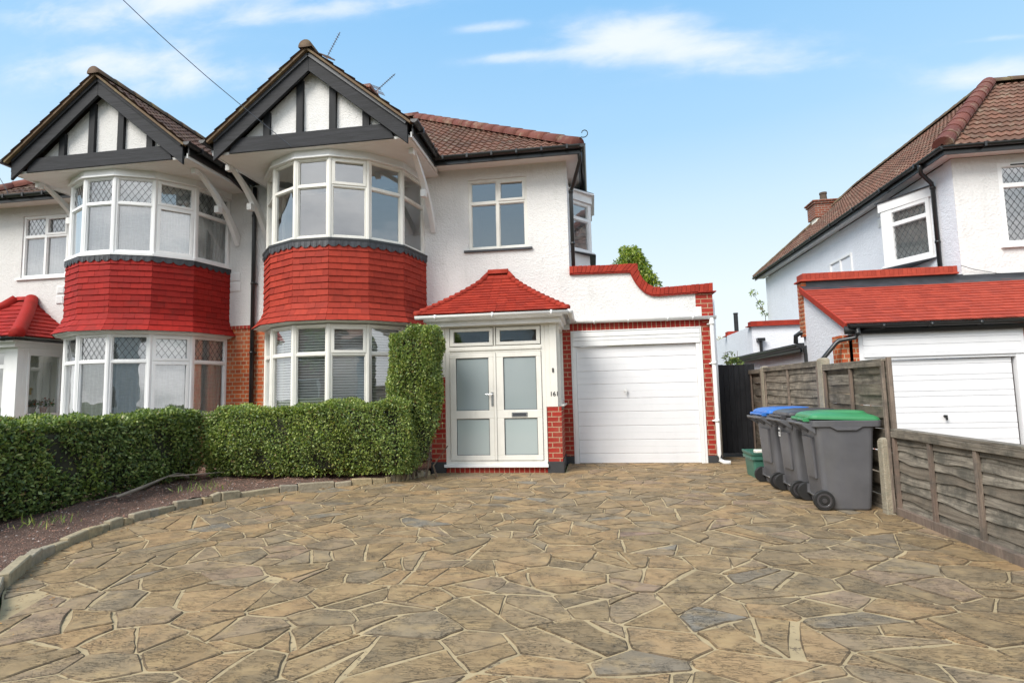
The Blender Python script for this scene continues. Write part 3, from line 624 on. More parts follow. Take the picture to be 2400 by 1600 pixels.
def window_unit(F, G, Ld, A, B, z0, z1, zt, fw=.05, case=False, casetop=False, lead_top=False, lead_all=False, gn=-.012, seed=0, split=None):
    """one glazed bay facet or casement: frame boxes into F, panes into G, leading into Ld"""
    L = math.hypot(B[0]-A[0], B[1]-A[1]); cols = split or [0., L]; g = random.Random(seed)
    t = Vector((B[0]-A[0],B[1]-A[1],0)).normalized(); nn = Vector((t.y,-t.x,0)); A3 = Vector((A[0],A[1],0))
    F.lbox(A, B, 0, L, -.035, .03, z0, z0+fw); F.lbox(A, B, 0, L, -.035, .03, z1-fw, z1)
    if zt: F.lbox(A, B, fw, L-fw, -.035, .029, zt-fw*.5, zt+fw*.5)
    for i, c in enumerate(cols):
        h_ = fw if i in (0, len(cols)-1) else fw*.5
        lo, hi = (c, c+fw) if i == 0 else (c-fw, c) if i == len(cols)-1 else (c-fw*.5, c+fw*.5)
        F.lbox(A, B, lo, hi, -.035, .0295, z0+fw, z1-fw)
    for ci in range(len(cols)-1):
        s0 = cols[ci]+(fw if ci == 0 else fw*.5); s1 = cols[ci+1]-(fw if ci == len(cols)-2 else fw*.5)
        rows = [(z0+fw, z1-fw, case)] if not zt else [(z0+fw, zt-fw*.5, case), (zt+fw*.5, z1-fw, casetop)]
        for ri, (za, zb_, cs_) in enumerate(rows):
            if isinstance(cs_, (list, tuple)): cs_ = cs_[ci]
            bw = .048 if cs_ else .014; nf = .042 if cs_ else .012
            if cs_: q0, q1, r0, r1 = s0-.012, s1+.012, za-.012, zb_+.012
            else: q0, q1, r0, r1 = s0, s1, za, zb_
            F.lbox(A, B, q0, q1, -.03, nf, r0, r0+bw); F.lbox(A, B, q0, q1, -.03, nf, r1-bw, r1)
            F.lbox(A, B, q0, q0+bw, -.03, nf-.0005, r0+bw, r1-bw); F.lbox(A, B, q1-bw, q1, -.03, nf-.0005, r0+bw, r1-bw)
            w_ = [g.uniform(-.004,.004) for _ in range(2)]
            P = [A3+t*(q0+bw)+nn*(gn+w_[0])+Vector((0,0,r0+bw)), A3+t*(q1-bw)+nn*(gn-w_[0])+Vector((0,0,r0+bw)), A3+t*(q1-bw)+nn*(gn-w_[0]+w_[1])+Vector((0,0,r1-bw)), A3+t*(q0+bw)+nn*(gn+w_[0]+w_[1])+Vector((0,0,r1-bw))]
            G.quad(*P, out=nn)
            if Ld is not None and (lead_all or (lead_top and ri == len(rows)-1)): diamonds(Ld, A, B, q0+bw, q1-bw, r0+bw, r1-bw, gn+.008, .108 if not lead_all else .115, .0045)
def wavy(mb, A, B, n_, z0, z1, amp=.018, wl=.085, seed=0):
    A = Vector((A[0],A[1],0)); B = Vector((B[0],B[1],0)); t = (B-A).normalized(); nn = Vector((t.y,-t.x,0)); L = (B-A).length; k = max(6, int(L/wl*7)); g = random.Random(seed); ph = g.random()*6; b = len(mb.v)
    for i in range(k+1):
        s_ = L*i/k; a = math.sin(s_/wl*6.283+ph+math.sin(s_*9)*1.1)*amp
        P = A+t*s_+nn*(n_+a); mb.v += [(P.x,P.y,z0),(P.x,P.y,z1)]
    for i in range(k): mb.f.append((b+2*i,b+2*i+2,b+2*i+3,b+2*i+1)); mb.r.append(0)
def room(mb, x0, x1, y0, y1, z0, z1):
    mb.quad((x0,y1,z0),(x1,y1,z0),(x1,y1,z1),(x0,y1,z1)); mb.quad((x0,y0,z0),(x0,y1,z0),(x0,y1,z1),(x0,y0,z1)); mb.quad((x1,y0,z0),(x1,y0,z1),(x1,y1,z1),(x1,y1,z0))
    mb.quad((x0,y0,z0),(x1,y0,z0),(x1,y1,z0),(x0,y1,z0)); mb.quad((x0,y0,z1),(x0,y1,z1),(x1,y1,z1),(x1,y0,z1))
def wallcells(mb, xs, zs, y0, y1, hole):
    for i in range(len(xs)-1):
        for j in range(len(zs)-1):
            if not hole((xs[i]+xs[i+1])/2, (zs[j]+zs[j+1])/2): mb.box(xs[i], xs[i+1], y0, y1, zs[j], zs[j+1])

def semi(right):
    sgn = 1 if right else -1
    X = (lambda x: x) if right else (lambda x: -13.48-x)
    cb, cg = (-4.66, -4.63) if right else (-8.83, -8.73)
    party = -6.735 if right else -6.745
    label = 'white semi-detached house with plain windows, attached garage, the taller-looking half of the pair' if right else 'grey-white semi-detached house with leaded diamond windows and net curtains, joined to the plain-windowed one'
    root = thing('semi_detached_house', label, 'house', (party, W, 0), 'pair of semi-detached houses with half-timbered gables')
    rc = 'roughcast' if right else 'roughcast_grey'; fr = 'upvc_cream' if right else 'upvc'; tred = 'tile_red' if right else 'tile_red_deep'
    # ---- walls
    bl, brr = cb-1.47, cb+1.47; inx = bl if right else brr           # bay edges
    xc = X(-.37); wx0, wx1 = sorted((X(-2.28), X(-1.13)))
    xs = sorted({party, bl+.04, brr-.04, wx0, wx1, xc}); zs = [0, .9, 2.46, 2.78, 4.0, 4.04, 5.40, 5.43, 5.70]
    def hole(x, z):
        if bl+.04 < x < brr-.04 and ((.9 < z < 2.46) or (4.0 < z < 5.40)): return True
        if wx0 < x < wx1 and 4.04 < z < 5.43: return True
        if z < 2.78 and (x < bl+.04 if right else x > brr-.04): return True
        return False
    m = MB(); wallcells(m, xs, zs, W, W+.26, hole)
    sxa, sxb = sorted((xc, X(-.63))); m.box(sxa, sxb, W+.26, 17.5, 0, 5.70); m.box(min(party,xc), max(party,xc), 17.5, 17.7, 0, 5.7)
    m.build('wall', rc, root)
    m = MB(); a, b = sorted((party, inx+.04*sgn)); m.box(a, b, W+.003, W+.26, 0, 2.72); m.build('brick_wall', 'brick_orange', root)
    m = MB(); m.box(a, b, W-.02, W+.27, 2.72, 2.785); m.build('string_course', 'brick_red_soldier', root)
    # rooms behind the windows
    m = MB(); room(m, bl+.05, brr-.05, W+.0, W+3.2, .25, 2.45); room(m, bl+.05, brr-.05, W, W+3.2, 3.2, 5.399); room(m, wx0-.2, wx1+.2, W+.261, W+2.2, 3.2, 5.6); 
    m.build('interior', 'room', root, recalc=False)
    # ---- roof: front slope, side slope, hip caps
    ex, ey, ez = X(-.13), 9.60, 5.73; sl_ = .72
    m = MB(); u0 = party if right else ex
    roof_grid(m, (u0-(0 if right else 0), ey, ez), (1,0,0), (0,1,sl_), abs(ex-party), 4.95*math.hypot(1,sl_), seed=3 if right else 4)
    rf = m.build('roof', 'roof_brown' if not right else 'roof_red', root, planes=[((ex,ey,ez), (sgn*1,1,0))])
    m = MB(); roof_grid(m, (ex, ey, ez) if right else (ex, 17.9, ez), (0,1,0) if right else (0,-1,0), (-sgn,0,sl_), 8.3, 4.95*math.hypot(1,sl_), seed=5)
    m.build('side_slope', 'roof_red', rf, planes=[((ex,ey,ez), (-sgn,-1,0)), ((ex,17.9,ez), (-sgn,1,0))])
    m = MB(); T_ = 4.45; top = (ex-sgn*T_, ey+T_, ez+T_*sl_); ridge_caps(m, (ex-sgn*.02,ey+.02,ez+.005), (top[0],top[1],top[2]+.005), .15, 15); ridge_caps(m, (top[0],top[1],top[2]+.05), (party,top[1],top[2]+.05), .13, 5); m.build('ridge_tiles', 'ridge_red', rf, smooth=True)
    m = MB(); m.quad((top[0],top[1],top[2]),(party,top[1],top[2]),(party,17.9,ez),(ex-sgn*T_,17.9,ez)); m.build('rear_slope', 'roof_brown', rf, recalc=False)
    # ---- eaves of the hall side
    e0, e1 = sorted((cg+sgn*1.78, X(-.09)))
    m = MB(); m.box(e0, e1, 9.64, W, 5.66, 5.70); s0_, s1_ = sorted((xc, X(-.13))); m.box(s0_, s1_, W, 17.7, 5.661, 5.701); m.build('soffit', 'soffit', root)
    m = MB(); m.box(e0, e1, 9.60, 9.64, 5.585, 5.72); s0_, s1_ = sorted((X(-.10), X(-.14))); m.box(s0_, s1_, 9.641, 17.7, 5.60, 5.72); fz = m.build('fascia', 'black_gutter', root)
    m = MB(); m.tube([(e0,9.55,5.72),(e1,9.55,5.715)], .062, 10, (180,360)); m.tube([(X(-.05),9.5,5.715),(X(-.05),17.7,5.70)], .062, 10, (180,360))
    for k in range(6): xx = e0+(e1-e0)*(k+.5)/6; m.box(xx-.018, xx+.018, 9.482, 9.60, 5.648, 5.728)
    gt = m.build('gutter', 'black_gutter', root)
    # ---- gable over the bay
    hw, zap, zft = 1.80, 7.235, 5.77; GY = 8.30
    sg_ = (zap-zft)/hw; back = 11.9
    for q in (-1, 1):
        m = MB(); eave = (cg+q*(hw+.05), 8.20, zft-.02)
        if q == -1: roof_grid(m, (eave[0], back, eave[2]), (0,-1,0), (1,0,sg_), back-8.20, (hw+.05)*math.hypot(1,sg_), seed=11)
        else: roof_grid(m, eave, (0,1,0), (-1,0,sg_), back-8.20, (hw+.05)*math.hypot(1,sg_), seed=12)
        m.build('gable_slope', 'roof_brown', rf, planes=[((cg,0,0), (-q,0,0))])
        m = MB(); pth = [(cg+q*(hw+.03), 8.235, zft-.03), (cg, 8.235, zap-.005)]; m.bar(pth[0], pth[1], .07, .035); m.build('verge_mortar', 'ridge_moss', rf)
    m = MB(); ridge_caps(m, (cg,8.19,zap+.0), (cg,back,zap+.0), .115, 9); m.build('gable_ridge', 'ridge_moss', rf, smooth=True)
    def barge(q):
        return [(cg, zap-.055), (cg, zap-.36), (cg+q*(hw-.045), 5.425), (cg+q*(hw-.045), 5.80-.0)] if q == 1 else [(cg, zap-.055), (cg+q*(hw-.045), 5.80), (cg+q*(hw-.045), 5.425), (cg, zap-.36)]
    for q in (-1, 1):
        m = MB(); m.prism([(x-cg+0.0, z) if False else (x, z) for x, z in barge(q)], GY-.02, GY+.03)
        ob = m.build('bargeboard', 'timber_black', root, bevel=.004)
        m = MB(); m.bar((cg+q*.0, GY-.032, zap-.075), (cg+q*(hw-.06), GY-.032, 5.80-.03), .03, .055); m.build('verge_trim', 'lead' if right else 'timber_black', ob)
    m = MB(); m.prism([(cg-1.5,5.56),(cg+1.5,5.56),(cg+1.42,5.78),(cg+1.36,5.825),(cg-1.36,5.825),(cg-1.42,5.78)], GY+.035, GY+.115); m.build('tie_beam', 'timber_black', root, bevel=.004)
    m = MB(); m.prism([(cg-1.62,5.6),(cg+1.62,5.6),(cg,7.0)], GY+.16, GY+.24); m.build('gable_wall', rc, root)
    for xo, z1 in ((-.84,6.28),(-.225,6.8),(.38,6.72),(.98,6.2)):
        m = MB(); xo = xo if right else xo-.0; m.box(cg+xo-.06, cg+xo+.06, GY+.10, GY+.159, 5.826, z1); m.build('gable_strut', 'timber_black_v', root)
    m = MB(); y = GY+.06
    while y < W: m.box(cg-hw+.03, cg+hw-.03, y, min(y+.096, W-.001), 5.555, 5.575); y += .1
    m.box(cg-hw+.03, cg+hw-.03, GY+.06, W, 5.5752, 5.60); so_ = m.build('gable_soffit', 'soffit', root)
    for q in (-1, 1):
        m = MB(); xx = cg+q*(hw-.015); a, b = sorted((xx, xx+q*.025)); m.box(a, b, GY+.04, 9.85 if (q == sgn) else W-.003, 5.55, 5.64); m.build('soffit_edge', 'upvc', so_)
        m = MB(); m.box(*sorted((xx+q*.026, xx+q*.05)), GY+.04, 9.7 if q == sgn else W-.003, 5.60, 5.76); gx = cg+q*(hw+.10); m.tube([(gx,8.18,5.775),(gx, 9.55 if q == sgn else W,5.735)], .06, 10, (180,360))
        for yy in (8.5, 9.1, 9.6 if q != sgn else 9.3): m.box(gx-.064, gx+.064, yy, yy+.035, 5.69, 5.785)
        m.build('gable_gutter', 'black_gutter', root)
    # curved brackets
    for q in (-1, 1):
        bxx = cg+q*1.70 if q == sgn else cg+q*1.86+(.0); bxx = {(True,1): -2.97,(True,-1): -6.44,(False,1): -7.13,(False,-1): -10.45}[(right,q)]
        m = MB(); P_ = []; Q_ = []
        p0, p1, p2 = (W, 4.62), (9.55, 4.98), (8.82, 5.555)
        for k in range(15):
            t = k/14; y = (1-t)**2*W+2*t*(1-t)*9.62+t*t*8.86; z = (1-t)**2*4.60+2*t*(1-t)*5.28+t*t*5.552
            P_.append((y, z)); th = .24 if k > 6 else .19
            Q_.append((y-th*.25 if k < 14 else y-.13, z-th*.9*(1-k/14*.98) if k < 14 else z))
        poly = P_+Q_[::-1]; m.prismx(poly, bxx-.045, bxx+.045)
        y, z = P_[7]; m.box(bxx-.047, bxx+.047, y-.17, y-.05, z-.25, z-.12); m.box(bxx-.042, bxx+.042, 8.73, 8.83, 5.45, 5.553)
        m.build('bracket', 'white_paint', root, bevel=.003)
    # ---- bay
    P = bayp(cb); caseU, caseL = ({4: (False, True)}, {4: (False, True), 3: (False, False)}) if right else ({5: (True, True)}, {5: (True, True)})
    for nm, z0, z1, zt, cs_ in (('upper_bay_window', 4.0, 5.43, 4.93, caseU), ('lower_bay_window', 1.0, 2.53, 2.03, caseL)):
        F, G, Ld = MB(), MB(), MB()
        for i in range(7):
            c_, ct = cs_.get(i, (False, False))
            window_unit(F, G, Ld, P[i], P[i+1], z0, z1, zt, case=c_, casetop=ct, lead_top=not right, seed=i*7+(1 if right else 50)+int(z0))
        for i in range(1, 7): F.tube([(P[i][0],P[i][1]-.004,z0-.003),(P[i][0],P[i][1]-.004,z1+.003)], .043, 8)
        bw = F.build(nm, fr, root, bevel=.0025); G.build('glass', 'glass' if right else 'glass_neighbour', bw, recalc=False)
        if Ld.v: Ld.build('leading', 'lead', bw)
        m = MB(); o1 = bayp(cb, .085); i1 = bayp(cb, -.05); n = 8
        # sill ring and head ring
        for za, zb_, oo in ((z0-.045, z0-.004, o1),):
            for i in range(7): m.add([(*oo[i],za),(*oo[i+1],za),(*i1[i+1],za),(*i1[i],za),(*oo[i],zb_),(*oo[i+1],zb_),(*i1[i+1],zb_),(*i1[i],zb_)], [(3,2,1,0),(4,5,6,7),(0,1,5,4),(2,3,7,6)]+([(3,0,4,7)] if i == 0 else [])+([(1,2,6,5)] if i == 6 else []))
        m.build('sill', 'black_gutter' if (right and z0 > 2) else 'upvc', bw)
        m = MB(); ii = bayp(cb, -.06); m.add([(x,y,z0-.001) for x, y in ii], [tuple(range(8))]); m.add([(x,y,z1+.001) for x, y in ii], [tuple(range(8))]); m.build('bay_lining', 'ceiling_white', bw, recalc=False)
        if right and z0 < 2:
            m = MB(); q = bayp(cb, -.075)
            for i in range(1, 7):
                A, B = q[i], q[i+1]; L = math.hypot(B[0]-A[0], B[1]-A[1]); z = z0+.07
                while z < z1-.06:
                    tt = Vector((B[0]-A[0],B[1]-A[1],0)).normalized(); nn = Vector((tt.y,-tt.x,0)); c0 = Vector((A[0],A[1],z))+tt*.02; c1 = Vector((A[0],A[1],z))+tt*(L-.02)
                    m.add([c0+nn*.013+Vector((0,0,-.019)), c1+nn*.013+Vector((0,0,-.019)), c1-nn*.013+Vector((0,0,.017)), c0-nn*.013+Vector((0,0,.017)), c0+Vector((0,0,.005)), c1+Vector((0,0,.005))], [(0,1,5,4),(4,5,2,3)]); z += .046
                for s_ in (.18, L-.18): m.bar(Vector((A[0],A[1],z0))+tt*s_, Vector((A[0],A[1],z1))+tt*s_, .006, .006)
            m.build('venetian_blind', 'blind_slat', bw, recalc=False)
        if not right:
            m = MB(); q = bayp(cb, -.07)
            for i in range(7): wavy(m, q[i], q[i+1], -.02, z0, z1-.02, seed=i)
            m.build('net_curtain', 'net_curtain', bw, smooth=True, recalc=False)
    # fascia between window head and soffit
    m = MB(); o1, i1 = bayp(cb, .055), bayp(cb, -.03); o2 = bayp(cb, .085)
    for oo, za, zb_ in ((o1, 5.431, 5.554), (o2, 5.415, 5.44)):
        for i in range(7): m.add([(*oo[i],za),(*oo[i+1],za),(*i1[i+1],za),(*i1[i],za),(*oo[i],zb_),(*oo[i+1],zb_),(*i1[i+1],zb_),(*i1[i],zb_)], [(3,2,1,0),(4,5,6,7),(0,1,5,4),(2,3,7,6)])
    m.build('bay_fascia', 'upvc' if not right else 'white_paint', root)
    # tile hung apron
    m = MB(); nz_ = 12; ztop, zbot = 3.90, 2.575; g = random.Random(21+sgn)
    def eo(z): return .05+(.15*((2.88-z)/(2.88-zbot))**1.3 if z < 2.88 else 0)
    for k in range(nz_):
        z0, z1 = zbot+(ztop-zbot)*k/nz_, zbot+(ztop-zbot)*(k+1)/nz_; lo, hi = bayp(cb, eo(z0)), bayp(cb, eo(z1)+0.0)
        for i in range(7):
            A, B = lo[i], lo[i+1]; t = Vector((B[0]-A[0],B[1]-A[1],0)).normalized(); nn = Vector((t.y,-t.x,0)); L = math.hypot(B[0]-A[0],B[1]-A[1])
            wob = g.uniform(-.003,.003)
            tile_strip(m, (*lo[i],z0+wob), (*lo[i+1],z0+wob), (*hi[i],z1), (*hi[i+1],z1), max(1, round(L/.2)), nn, .017, g, .5 if k % 2 else 0)
    ap = m.build('tile_hanging', tred, root, recalc=False)
    m = MB(); lo, hi = bayp(cb, .035), bayp(cb, .03); 
    for i in range(7): m.quad((*lo[i],zbot+.25),(*lo[i+1],zbot+.25),(*hi[i+1],3.95),(*hi[i],3.95)); 
    a_, b_ = bayp(cb, eo(zbot)-.01), bayp(cb, .034)
    for i in range(7): m.quad((*a_[i],zbot),(*a_[i+1],zbot),(*b_[i+1],zbot+.25),(*b_[i],zbot+.25))
    m.build('tile_batten', 'dark_gap', ap, recalc=False)
    m = MB(); u_ = bayp(cb, eo(zbot)-.012); v_ = bayp(cb, -.03)
    for i in range(7): m.quad((*u_[i],zbot-.006),(*u_[i+1],zbot-.006),(*v_[i+1],zbot-.035),(*v_[i],zbot-.035))
    if not right:
        c1, c2 = bayp(cb, .12), bayp(cb, .05)
        for i in range(7): m.quad((*c1[i],zbot-.03),(*c1[i+1],zbot-.03),(*c2[i+1],zbot-.06),(*c2[i],zbot-.06)); m.quad((*c1[i],zbot-.02),(*c1[i+1],zbot-.02),(*c1[i+1],zbot-.031),(*c1[i],zbot-.031))
    m.build('apron_soffit', 'upvc' if not right else 'white_paint', ap, recalc=False)
    m = MB(); sc_ = .15; LP = bayp(cb, .078); LI = bayp(cb, .06); gs = random.Random(9)
    for i in range(7):
        A, B = Vector((*LP[i],0)), Vector((*LP[i+1],0)); L = (B-A).length; n = max(1, round(L/sc_)); t = (B-A).normalized(); nn = Vector((t.y,-t.x,0))
        for k in range(n):
            dp = gs.uniform(-.008,.008)
            pts = [(k/n+j/(6*n), (.046*math.sin(math.pi*j/6)**.8 if 0 < j < 6 else 0.)) for j in range(7)]
            for (s0, d0), (s1, d1) in zip(pts[:-1], pts[1:]):
                wv = .006*math.sin(s0*40+i)
                m.add([A+t*L*s0+Vector((0,0,3.885-d0+dp))+nn*wv, A+t*L*s1+Vector((0,0,3.885-d1+dp))+nn*wv, A+t*L*s1+Vector((0,0,3.955)), A+t*L*s0+Vector((0,0,3.955))], [(0,1,2,3)])
    m.build('lead_flashing', 'lead', ap, recalc=False)
    m = MB(); p0 = bayp(cb, .0); m.prismz([(x, y) for x, y in p0], .0, .955); m.build('bay_base', 'brick_orange' if not right else 'brick_orange', root)
    # ---- hall window
    F, G, Ld = MB(), MB(), MB()
    A, B = (wx0, W+.05), (wx1, W+.05); L = wx1-wx0
    window_unit(F, G, Ld, A, B, 4.04, 5.43, 4.965, fw=.055, split=[0, L/2, L], casetop=[False, True], case=False, lead_top=not right, seed=77)
    hwn = F.build('window', fr, root, bevel=.002); G.build('glass', 'glass' if right else 'glass_neighbour', hwn, recalc=False)
    if Ld.v: Ld.build('leading', 'lead', hwn)
    m = MB(); m.box(wx0-.09, wx1+.08, W-.045, W+.05, 4.0, 4.038); m.build('sill', 'lead' if right else 'upvc', hwn)
    if not right: m = MB(); wavy(m, (wx0,W+.14), (wx1,W+.14), 0, 4.04, 5.4); m.build('net_curtain', 'net_curtain', hwn, smooth=True, recalc=False)
    return root, rf, fz, gt
H1, rf1, fz1, gt1 = semi(True)
H2, rf2, fz2, gt2 = semi(False)

def porch_roof(root, xl, xr, yf, ze, txl, txr, zt, mat, gmat, right, nc=10, hipcap=False):
    m = MB(); cap = MB(); g = random.Random(31); lev = []
    for k in range(nc+1):
        t = 1-k/nc; d = .6*t**.62+.4*t if not hipcap else t**.8      # k = 0 is the eave
        lev.append((txl+(xl-txl)*t, txr+(xr-txr)*t, W-.02+(yf-W+.02)*min(1, t*1.0+.03*(1-t)), zt+(ze-zt)*d))
    for k in range(nc):
        a, b = lev[k], lev[k+1]; L = a[1]-a[0]
        tile_strip(m, (a[0],a[2],a[3]), (a[1],a[2],a[3]), (b[0],b[2],b[3]), (b[1],b[2],b[3]), max(1, round(L/.17)), (0,-.6,1), .02, g, .5*(k%2))
        tile_strip(m, (a[1],a[2],a[3]), (a[1],W,a[3]), (b[1],b[2],b[3]), (b[1],W,b[3]), max(1, round((W-a[2])/.17)), (.6,0,1), .02, g, .5*(k%2))
        tile_strip(m, (a[0],W,a[3]), (a[0],a[2],a[3]), (b[0],W,b[3]), (b[0],b[2],b[3]), max(1, round((W-a[2])/.17)), (-.6,0,1), .02, g, .5*(k%2))
        if not hipcap:
            for x0, x1, q in ((a[0], b[0], -1), (a[1], b[1], 1)):
                p = Vector((x0, a[2], a[3]+.005)); qv = Vector((x1, b[2], b[3]+.0)); t = (qv-p)
                cap.tube([p-t*.10+Vector((q*.0,-.0,.006)), p+t*1.0], [.060, .040], 8, (-10,190), True, g.random())
    rf = m.build('porch_roof', mat, root, recalc=False)
    if not hipcap: cap.build('hip_tiles', mat, rf, smooth=True)
    else:
        c = MB(); c.tube([(l[1]-.0, l[2], l[3]+.01) for l in lev], .115, 12, (-20,200), True, .3); c.tube([(l[0], l[2], l[3]+.01) for l in lev], .115, 12, (-20,200), True, .3); c.build('hip_tiles', mat, rf, smooth=True)
    m = MB(); tz = lev[-1][3]; m.tube([(txl,W-.04,tz-.02),(txr,W-.04,tz-.02)], .10, 10, (0,180)); m.build('ridge_tiles', mat, rf, smooth=True)
    m = MB(); m.quad((xl+.03,yf+.03,ze-.012),(xr-.03,yf+.03,ze-.012),(xr-.03,W,ze-.012),(xl+.03,W,ze-.012)); m.build('porch_ceiling', 'ceiling_white', rf, recalc=False)
    m = MB(); m.tube([(xl+.0,yf-.035,ze-.035),(xr+.02,yf-.035,ze-.04)], .052, 10, (175,365)); m.tube([(xr+.04,yf-.02,ze-.04),(xr+.04,W,ze-.045)], .052, 10, (175,365))
    n = 3
    for k in range(n): xx = xl+.35+(xr-xl-.6)*k/(n-1); m.box(xx-.015, xx+.015, yf-.095, yf, ze-.098, ze-.022)
    m.build('porch_gutter', gmat, rf, smooth=True)

# ---------------- our porch
YF = 8.96
porch_roof(H1, -2.90, -.38, 8.72, 2.64, -1.90, -1.52, 3.56, 'tile_red', 'upvc', True, 13)
m = MB(); m.box(-2.80,-.46,8.80,W-.003,2.52,2.60); m.box(-2.76,-.50,8.84,W-.003,2.44,2.52); m.build('porch_fascia', 'white_paint', H1, bevel=.004)
m = MB()
m.box(-2.72,-2.48,YF,YF+.23,.19,1.6); m.box(-.765,-.535,YF,YF+.23,.19,1.07); m.box(-.755,-.545,YF+.231,W-.003,.19,1.0); m.box(-2.72,-2.52,YF+.231,W-.003,.19,1.6); m.build('porch_brickwork', 'brick_red', H1)
m = MB(); m.box(-2.735,-2.475,YF-.012,YF+.24,0,.189); m.box(-.78,-.52,YF-.012,YF+.24,0,.189); m.box(-.775,-.53,YF+.2401,W-.004,0,.189); m.box(-.55,-.385,W-.014,W+.05,0,.14); m.box(1.93,2.16,W-.014,W+.3,0,.14); m.build('plinth', 'black_plinth', H1, bevel=.004)
m = MB(); m.box(-2.474,-.781,YF+.02,YF+.2,0,.102); m.build('porch_step', 'brick_red_soldier', H1)
m = MB(); m.box(-2.50,-.765,YF-.05,YF+.15,.103,.15); m.build('threshold', 'upvc', H1, bevel=.004)
F = MB(); y0, y1 = YF+.02, YF+.09
F.box(-2.48,-2.40,y0,y1,.15,2.46); F.box(-.84,-.775,y0,y1,.15,2.46); F.box(-2.40,-.84,y0,y1,2.42,2.46); F.box(-2.40,-.84,y0,y1,1.99,2.10); F.box(-2.40,-.84,y0-.02,y1,2.03,2.075); F.box(-2.40,-.84,y0,y1,.15,.205)
F.box(-1.635,-1.605,y0-.01,y1,2.10,2.42)
for a, b in ((-2.40,-1.636),(-1.604,-.84)):
    F.box(a+.012,b-.012,y0-.014,y1-.01,2.11,2.165); F.box(a+.012,b-.012,y0-.014,y1-.01,2.355,2.41); F.box(a+.012,a+.075,y0-.0135,y1-.01,2.165,2.355); F.box(b-.075,b-.012,y0-.0135,y1-.01,2.165,2.355)
# stepped white corner post and the side light
F.box(-.774,-.70,YF+.012,YF+.10,1.07,2.46); F.box(-.699,-.585,YF-.005,YF+.12,1.07,2.45); F.box(-2.74,-2.481,YF+.0,YF+.10,1.6,2.46)
F.box(-.60,-.54,YF+.121,YF+.17,1.10,2.44); F.box(-.60,-.54,W-.06,W-.004,1.10,2.44); F.box(-.60,-.54,YF+.17,W-.06,2.38,2.44); F.box(-.60,-.54,YF+.17,W-.06,1.10,1.16); F.box(-.62,-.49,YF+.10,W-.004,1.07,1.10)
pf = F.build('porch_frame', 'upvc_cream', H1, bevel=.003)
G = MB()
for a, b in ((-2.325,-1.711),(-1.529,-.915)): G.quad((a,y0+.03,2.165),(b,y0+.03,2.165),(b,y0+.03,2.355),(a,y0+.03,2.355), out=(0,-1,0))
G.quad((-.57,YF+.17,1.16),(-.57,W-.06,1.16),(-.57,W-.06,2.38),(-.57,YF+.17,2.38), out=(1,0,0)); G.build('glass', 'glass', pf, recalc=False)
m = MB(); room(m, -2.47, -.61, YF+.095, W+.9, .2, 2.43); m.build('porch_interior', 'room', H1, recalc=False)
m = MB(); T1 = (-.66, YF-.013, 1.555); m.box(-.665,-.64,YF-.02,YF-.006,1.63,1.70); m.build('doorbell', 'text_black', pf, bevel=.003)
for a, b, lab, gl in ((-2.395,-1.645,'left','glass_reeded'),(-1.60,-.845,'right','glass_reeded')):
    D = MB(); yy0, yy1 = y0-.018, y1-.015; ga, gb = a+.105, b-.085 if a < -2 else b-.085
    if a > -2: ga = a+.12
    D.box(a,b,yy0,yy1,.21,.295); D.box(a,b,yy0,yy1,.895,1.03); D.box(a,b,yy0,yy1,1.905,1.985); D.box(a,ga,yy0+.0004,yy1,.295,.895); D.box(gb,b,yy0+.0004,yy1,.295,.895); D.box(a,ga,yy0+.0004,yy1,1.03,1.905); D.box(gb,b,yy0+.0004,yy1,1.03,1.905)
    d = D.build('door', 'upvc_cream', H1, bevel=.006)
    S_ = MB()
    for z0, z1 in ((.295,.895),(1.03,1.905)):
        S_.box(ga,gb,yy0+.012,yy1-.02,z0,z0+.007); S_.box(ga,gb,yy0+.012,yy1-.02,z1-.007,z1); S_.box(ga,ga+.007,yy0+.012,yy1-.02,z0+.007,z1-.007); S_.box(gb-.007,gb,yy0+.012,yy1-.02,z0+.007,z1-.007)
    S_.build('glazing_seal', 'rubber', d)
    g_ = MB(); g_.quad((ga,yy0+.025,.3),(gb,yy0+.025,.3),(gb,yy0+.025,.89),(ga,yy0+.025,.89), out=(0,-1,0)); g_.build('lower_panel', 'glass_frosted', d, recalc=False)
    g_ = MB(); g_.quad((ga,yy0+.025,1.035),(gb,yy0+.025,1.035),(gb,yy0+.025,1.9),(ga,yy0+.025,1.9), out=(0,-1,0)); g_.build('upper_panel', gl, d, recalc=False)
    if a < -2:
        h_ = MB(); h_.box(-1.69,-1.655,yy0-.01,yy0,1.10,1.33); h_.tube([(-1.672,yy0-.01,1.29),(-1.672,yy0-.045,1.29)], .009, 8); h_.tube([(-1.668,yy0-.045,1.29),(-1.78,yy0-.045,1.297)], [.010,.007], 8); h_.box(-1.681,-1.664,yy0-.014,yy0-.01,1.13,1.16); h_.build('handle', 'chrome', d)
        m = MB(); m.box(-1.643,-1.602,yy0-.012,yy1,.215,1.985); m.build('meeting_stile', 'upvc_cream', d, bevel=.005)
    else:
        l_ = MB(); l_.box(-1.355,-1.09,yy0-.010,yy0,.915,.99); lb = l_.build('letterbox', 'chrome', d, bevel=.004); l_ = MB(); l_.box(-1.335,-1.11,yy0-.014,yy0-.0101,.928,.977); l_.build('letter_flap', 'lead', d)
tx = bpy.data.curves.new('numerals', 'FONT'); tx.body = '161'; tx.size = .10; tx.offset = .0015; tx.extrude = .002; tx.align_x = 'CENTER'
to = bpy.data.objects.new('tmp', tx); me = bpy.data.meshes.new_from_object(to); bpy.data.objects.remove(to)
